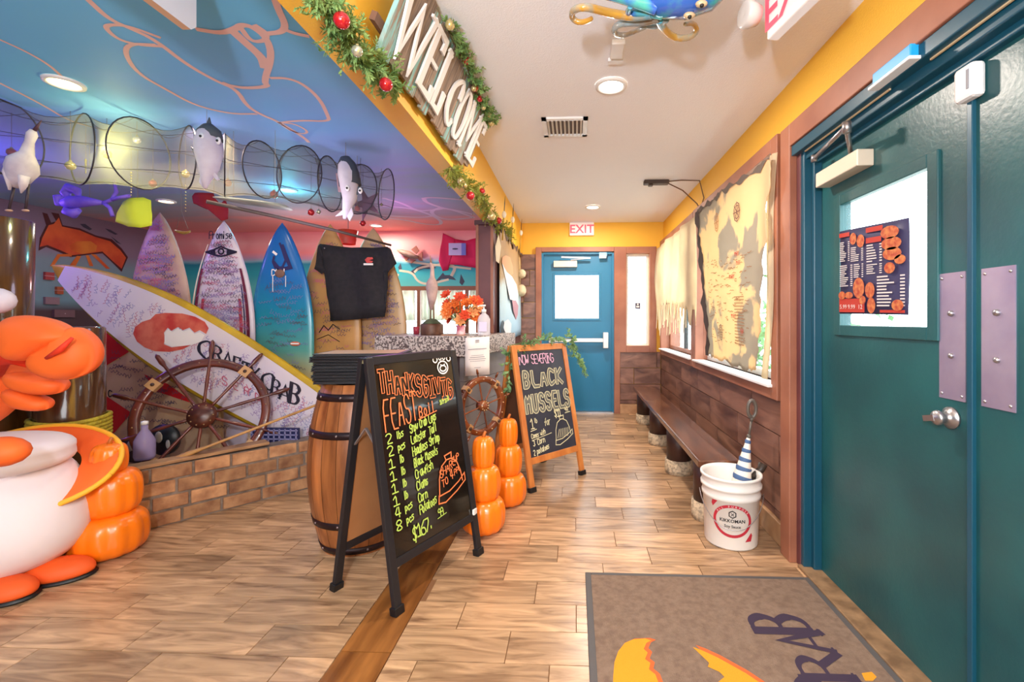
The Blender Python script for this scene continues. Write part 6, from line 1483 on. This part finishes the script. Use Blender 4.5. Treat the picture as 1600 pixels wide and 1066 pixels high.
# ornaments hanging from the dining ceiling
for x, y, Y, r_, m, lb_ in ((18, 238, 2.6, .024, RB, 'red ornament hanging left of the stork'), (110, 259, 2.6, .026, GB, 'gold ornament hanging between stork and net'), (167, 241, 2.7, .026, RB, 'dark red ornament under the net near the gold one'), (239, 287, 2.9, .024, RB, 'shiny red ornament above the neon yellow shirt'), (290, 272, 2.9, .024, GB, 'speckled gold ornament left of the toy orca'), (356, 286, 3.2, .026, mat('rose bauble', '#b8686a', .3), 'dull rose ornament right of the toy orca'), (428, 304, 3.3, .028, RB, 'red ornament hanging over the grey white board'), (486, 332, 3.5, .026, RB, 'red ornament left of a small silver one under the pole'), (498, 331, 3.5, .018, SB, 'small silver ornament beside a red one under the pole'), (567, 349, 3.7, .024, RB, 'red ornament beneath the starfish'), (596, 320, 3.7, .012, GB, 'tiny gold ornament at the starfish arm'), (214, 219, 2.75, .022, mat('blue gold bauble', '#b8b4c0', .2, metal=.5), 'pale ornament inside the fish trap net'), (558, 326, 3.4, .020, mat('rose bauble', '#b8686a', .3), 'rose ornament between shark and starfish')):
    p = at_y(x, y, Y); bauble(p, r_, m, lb_, string=2.44 - p.z)
for k, (x, y0, y1, Y) in enumerate(((134, 250, 270, 2.7), (205, 270, 305, 2.9), (290, 290, 330, 3.2), (739, 300, 340, 3.75), (758, 330, 353, 3.85))):
    a = at_y(x, y0, Y); c = at_y(x, y1, Y); r_ = root('bead_icicle', ('beaded icicle ornament under the yellow lit net', 'beaded icicle ornament above the violet lobster', 'beaded icicle ornament below the gold ornament', 'long beaded icicle hanging beside the timber post', 'short beaded icicle on the front of the timber post')[k], 'ornament', tuple(c))
    b = B(); n_ = 8
    for i in range(n_ + 1): b.ball(a.lerp(c, i / n_), .006 * (1.2 - i / n_ * .5), 6)
    part('beads', b, GB, r_); part('string', B().tube([a, Vector((a.x, a.y, 2.44 if k < 3 else 2.06))], .0012, 4), MATS['string'], r_)

# ---------------------------------------------------------------- fittings on the dining ceiling
pn_ = root('hanging_panel', 'white rounded sign panel hanging edge-on from the blue ceiling', 'panel', (-1.26, 1.2, 2.12))
Pz = at_z(306, 52, 2.16); Xp = Pz.x; Yp = Pz.y
rp = [(Yp - .75, 2.16), (Yp - .02, 2.16), (Yp, 2.18), (Yp, 2.40), (Yp - .02, 2.42), (Yp - .75, 2.42)]
part('panel_body', B().prism([(Xp, y, z) for y, z in rp], (-.028, 0, 0)), mat('panel warm lit edge', '#c9a284', .5), pn_)  # white panel's edges coloured tan for warm light on the underside
part('panel_face', B().prism([(Xp + .002, y, z) for y, z in rp], (-.002, 0, 0)), mat('panel white', '#dfe0f0', .4), pn_)
part('bracket', B().box(Xp - .02, Xp - .008, Yp - .5, Yp - .45, 2.42, 2.44).box(Xp - .02, Xp - .008, Yp - .15, Yp - .1, 2.42, 2.44), STEEL, pn_)
downlight(-4.284, 4.6, '#ffdca0', 'round recessed lamp in the dark ceiling part above the neon yellow shirt', None, 10)
downlight(-2.617, 5.9, '#ffe8c0', 'round recessed lamp in the pink ceiling part above the tan surfboard tips', None, 10)
downlight(-2.68, 2.28, '#fff6b0', 'round recessed lamp glowing yellow behind the fish trap net', None, 10)
downlight(-2.75, 4.25, '#9ff4ff', 'round cyan lamp on the ceiling behind the net middle', None, 4)

# ---------------------------------------------------------------- stuffed crab in white, cut by the frame
ck_ = root('stuffed_crab', 'big stuffed orange crab in white cook clothes sitting by the glossy pilings', 'stuffed figure', (-2.8, 2.0, 0))
CW = mat('crab white cloth', '#e4d8dc', .85, bump=.15, bscale=14); COr = mat('crab orange cloth', '#f26a22', .65, h2='#e65818', scale=3); CRd = mat('crab red cloth', '#d8300f', .7); CYe = mat('crab yellow trim', '#f4b02c', .6)
cyy = 1.98; cxx = at_y(145, 850, cyy - .06).x - .60
bp_ = [(0, .03), (.22, .03), (.34, .08), (.405, .17), (.42, .26), (.40, .36), (.36, .45), (.32, .51), (.28, .53), (0, .53)]
part('belly', B().lathe(bp_, 40, (cxx, cyy, 0), sq=(1, .8)), CW, ck_, sub=1)
aL = -.82
fA = lambda x, y: Vector((cxx + .424 * math.cos(aL + x / .41), cyy + .8 * .424 * math.sin(aL + x / .41) - .004, .25 + y))
part('lettering', serif(serif(serif(B(), 'B', .0, 0, .05, .07, fA), 'A', -.07, 0, .05, .055, fA), 'R', -.135, 0, .05, .055, fA), mat('crab letters', '#5a4a30', .6), ck_, kind='stuff')
Mc = Matrix.Rotation(.16, 3, 'X')
part('collar', B().lathe([(.25, .50), (.325, .52), (.35, .545), (.335, .575), (.35, .60), (.31, .63), (.24, .64), (0, .62)], 36, (cxx + .02, cyy - .02, 0), sq=(1, .8)), CW, ck_, sub=1)
Mb = Matrix.Rotation(.06, 3, 'Y') @ Matrix.Rotation(.62, 3, 'X')
bc = Vector((cxx + .06, cyy + .12, .47))
part('shell_brim', B().lathe([(.24, -.03), (.40, -.03), (.43, -.012), (.41, .006), (.33, .0), (.24, -.01)], 48, bc, Mb, sq=(1, .62)), COr, ck_)
part('brim_trim', B().tube([bc + Mb @ Vector((.428 * math.cos(a), .62 * .428 * math.sin(a), .0)) for a in [i * 2 * PI / 48 for i in range(49)]], .012, 8, False), CYe, ck_)
part('knob', B().ball(at_y(2, 706, 1.62), .085, 16, (1.1, .8, .65)), COr, ck_)
part('shell', B().ball(at_y(-75, 590, 2.0), .29, 24, (1, .75, .95)), COr, ck_, sub=1)
g = lambda x, y, Y=1.9: at_y(x, y, Y)
part('eye_stalk', B().ball(g(-8, 470), .080, 16, (1.0, .7, .72)), WF_, ck_)
part('arm', B().tube([g(-40, 570), g(-10, 545), g(30, 545), g(60, 560)], [.10, .08, .07, .05], 16), CRd, ck_)
def cushion(name, outline, Y, th, m, ext=0):
    """soft stuffed pad: outline in the plane Y, puffed to both sides"""
    P = [at_y(x, y, Y) for x, y in outline]
    for _ in range(2):
        q_ = []
        for a, c in zip(P, P[1:] + P[:1]): q_ += [a * .75 + c * .25, a * .25 + c * .75]
        P = q_
    c = sum(P, Vector()) / len(P); n = len(P); vs = []; fs = []; K = 6
    for sg_ in (-1, 1):
        for k in range(K):
            t = k / K; s_ = math.cos(t * PI / 2) ** .6; d_ = math.sin(t * PI / 2)
            vs += [c + (p - c) * s_ + Vector((0, sg_ * th * d_, 0)) for p in P]
        vs.append(c + Vector((0, sg_ * th, 0)))
    o_ = n * K + 1
    for h in (0, 1):
        for k in range(K - 1): fs += [(h * o_ + k * n + i, h * o_ + k * n + (i + 1) % n, h * o_ + (k + 1) * n + (i + 1) % n, h * o_ + (k + 1) * n + i) for i in range(n)]
        fs += [(h * o_ + (K - 1) * n + i, h * o_ + (K - 1) * n + (i + 1) % n, h * o_ + n * K) for i in range(n)]
    fs += [(i, (i + 1) % n, o_ + (i + 1) % n, o_ + i) for i in range(n)]
    return part(name, B().add(vs, fs, True), m, ck_)
cushion('claw', [(16, 540), (12, 510), (22, 494), (50, 492), (85, 500), (112, 518), (116, 530), (92, 542), (70, 553), (50, 562), (28, 565), (20, 558)], 1.80, .085, COr)
cushion('claw', [(62, 552), (55, 572), (68, 586), (100, 596), (128, 588), (146, 572), (150, 545), (138, 522), (118, 508), (112, 522), (92, 536)], 1.83, .085, COr)
part('claw_fold', B().tube([g(72, 560, 1.735), g(95, 546, 1.728), g(113, 528, 1.74)], [.006, .012, .006], 12), CRd, ck_)
cushion('leg', [(10, 584), (30, 580), (70, 588), (96, 592), (104, 604), (92, 616), (62, 618), (20, 606)], 1.88, .06, COr)
cushion('leg', [(5, 608), (30, 608), (64, 620), (78, 628), (76, 640), (58, 643), (20, 636)], 1.88, .05, COr)
for px_, py_, a in ((84, 912, .35), (-8, 945, .1)):
    c = at_z(px_, py_, 0) + Vector((-.03, .04, 0))
    part('shoe', B().lathe([(0, .0), (.13, .0), (.142, .025), (.13, .055), (.09, .078), (0, .085)], 30, (c.x, c.y, .006), Matrix.Rotation(a, 3, 'Z') @ Matrix.Diagonal((1, .6, 1))), COr, ck_, sub=1)
    part('sole', B().lathe([(0, 0), (.138, 0), (.145, .010), (0, .012)], 30, (c.x, c.y, 0), Matrix.Rotation(a, 3, 'Z') @ Matrix.Diagonal((1, .62, 1))), BLK, ck_)
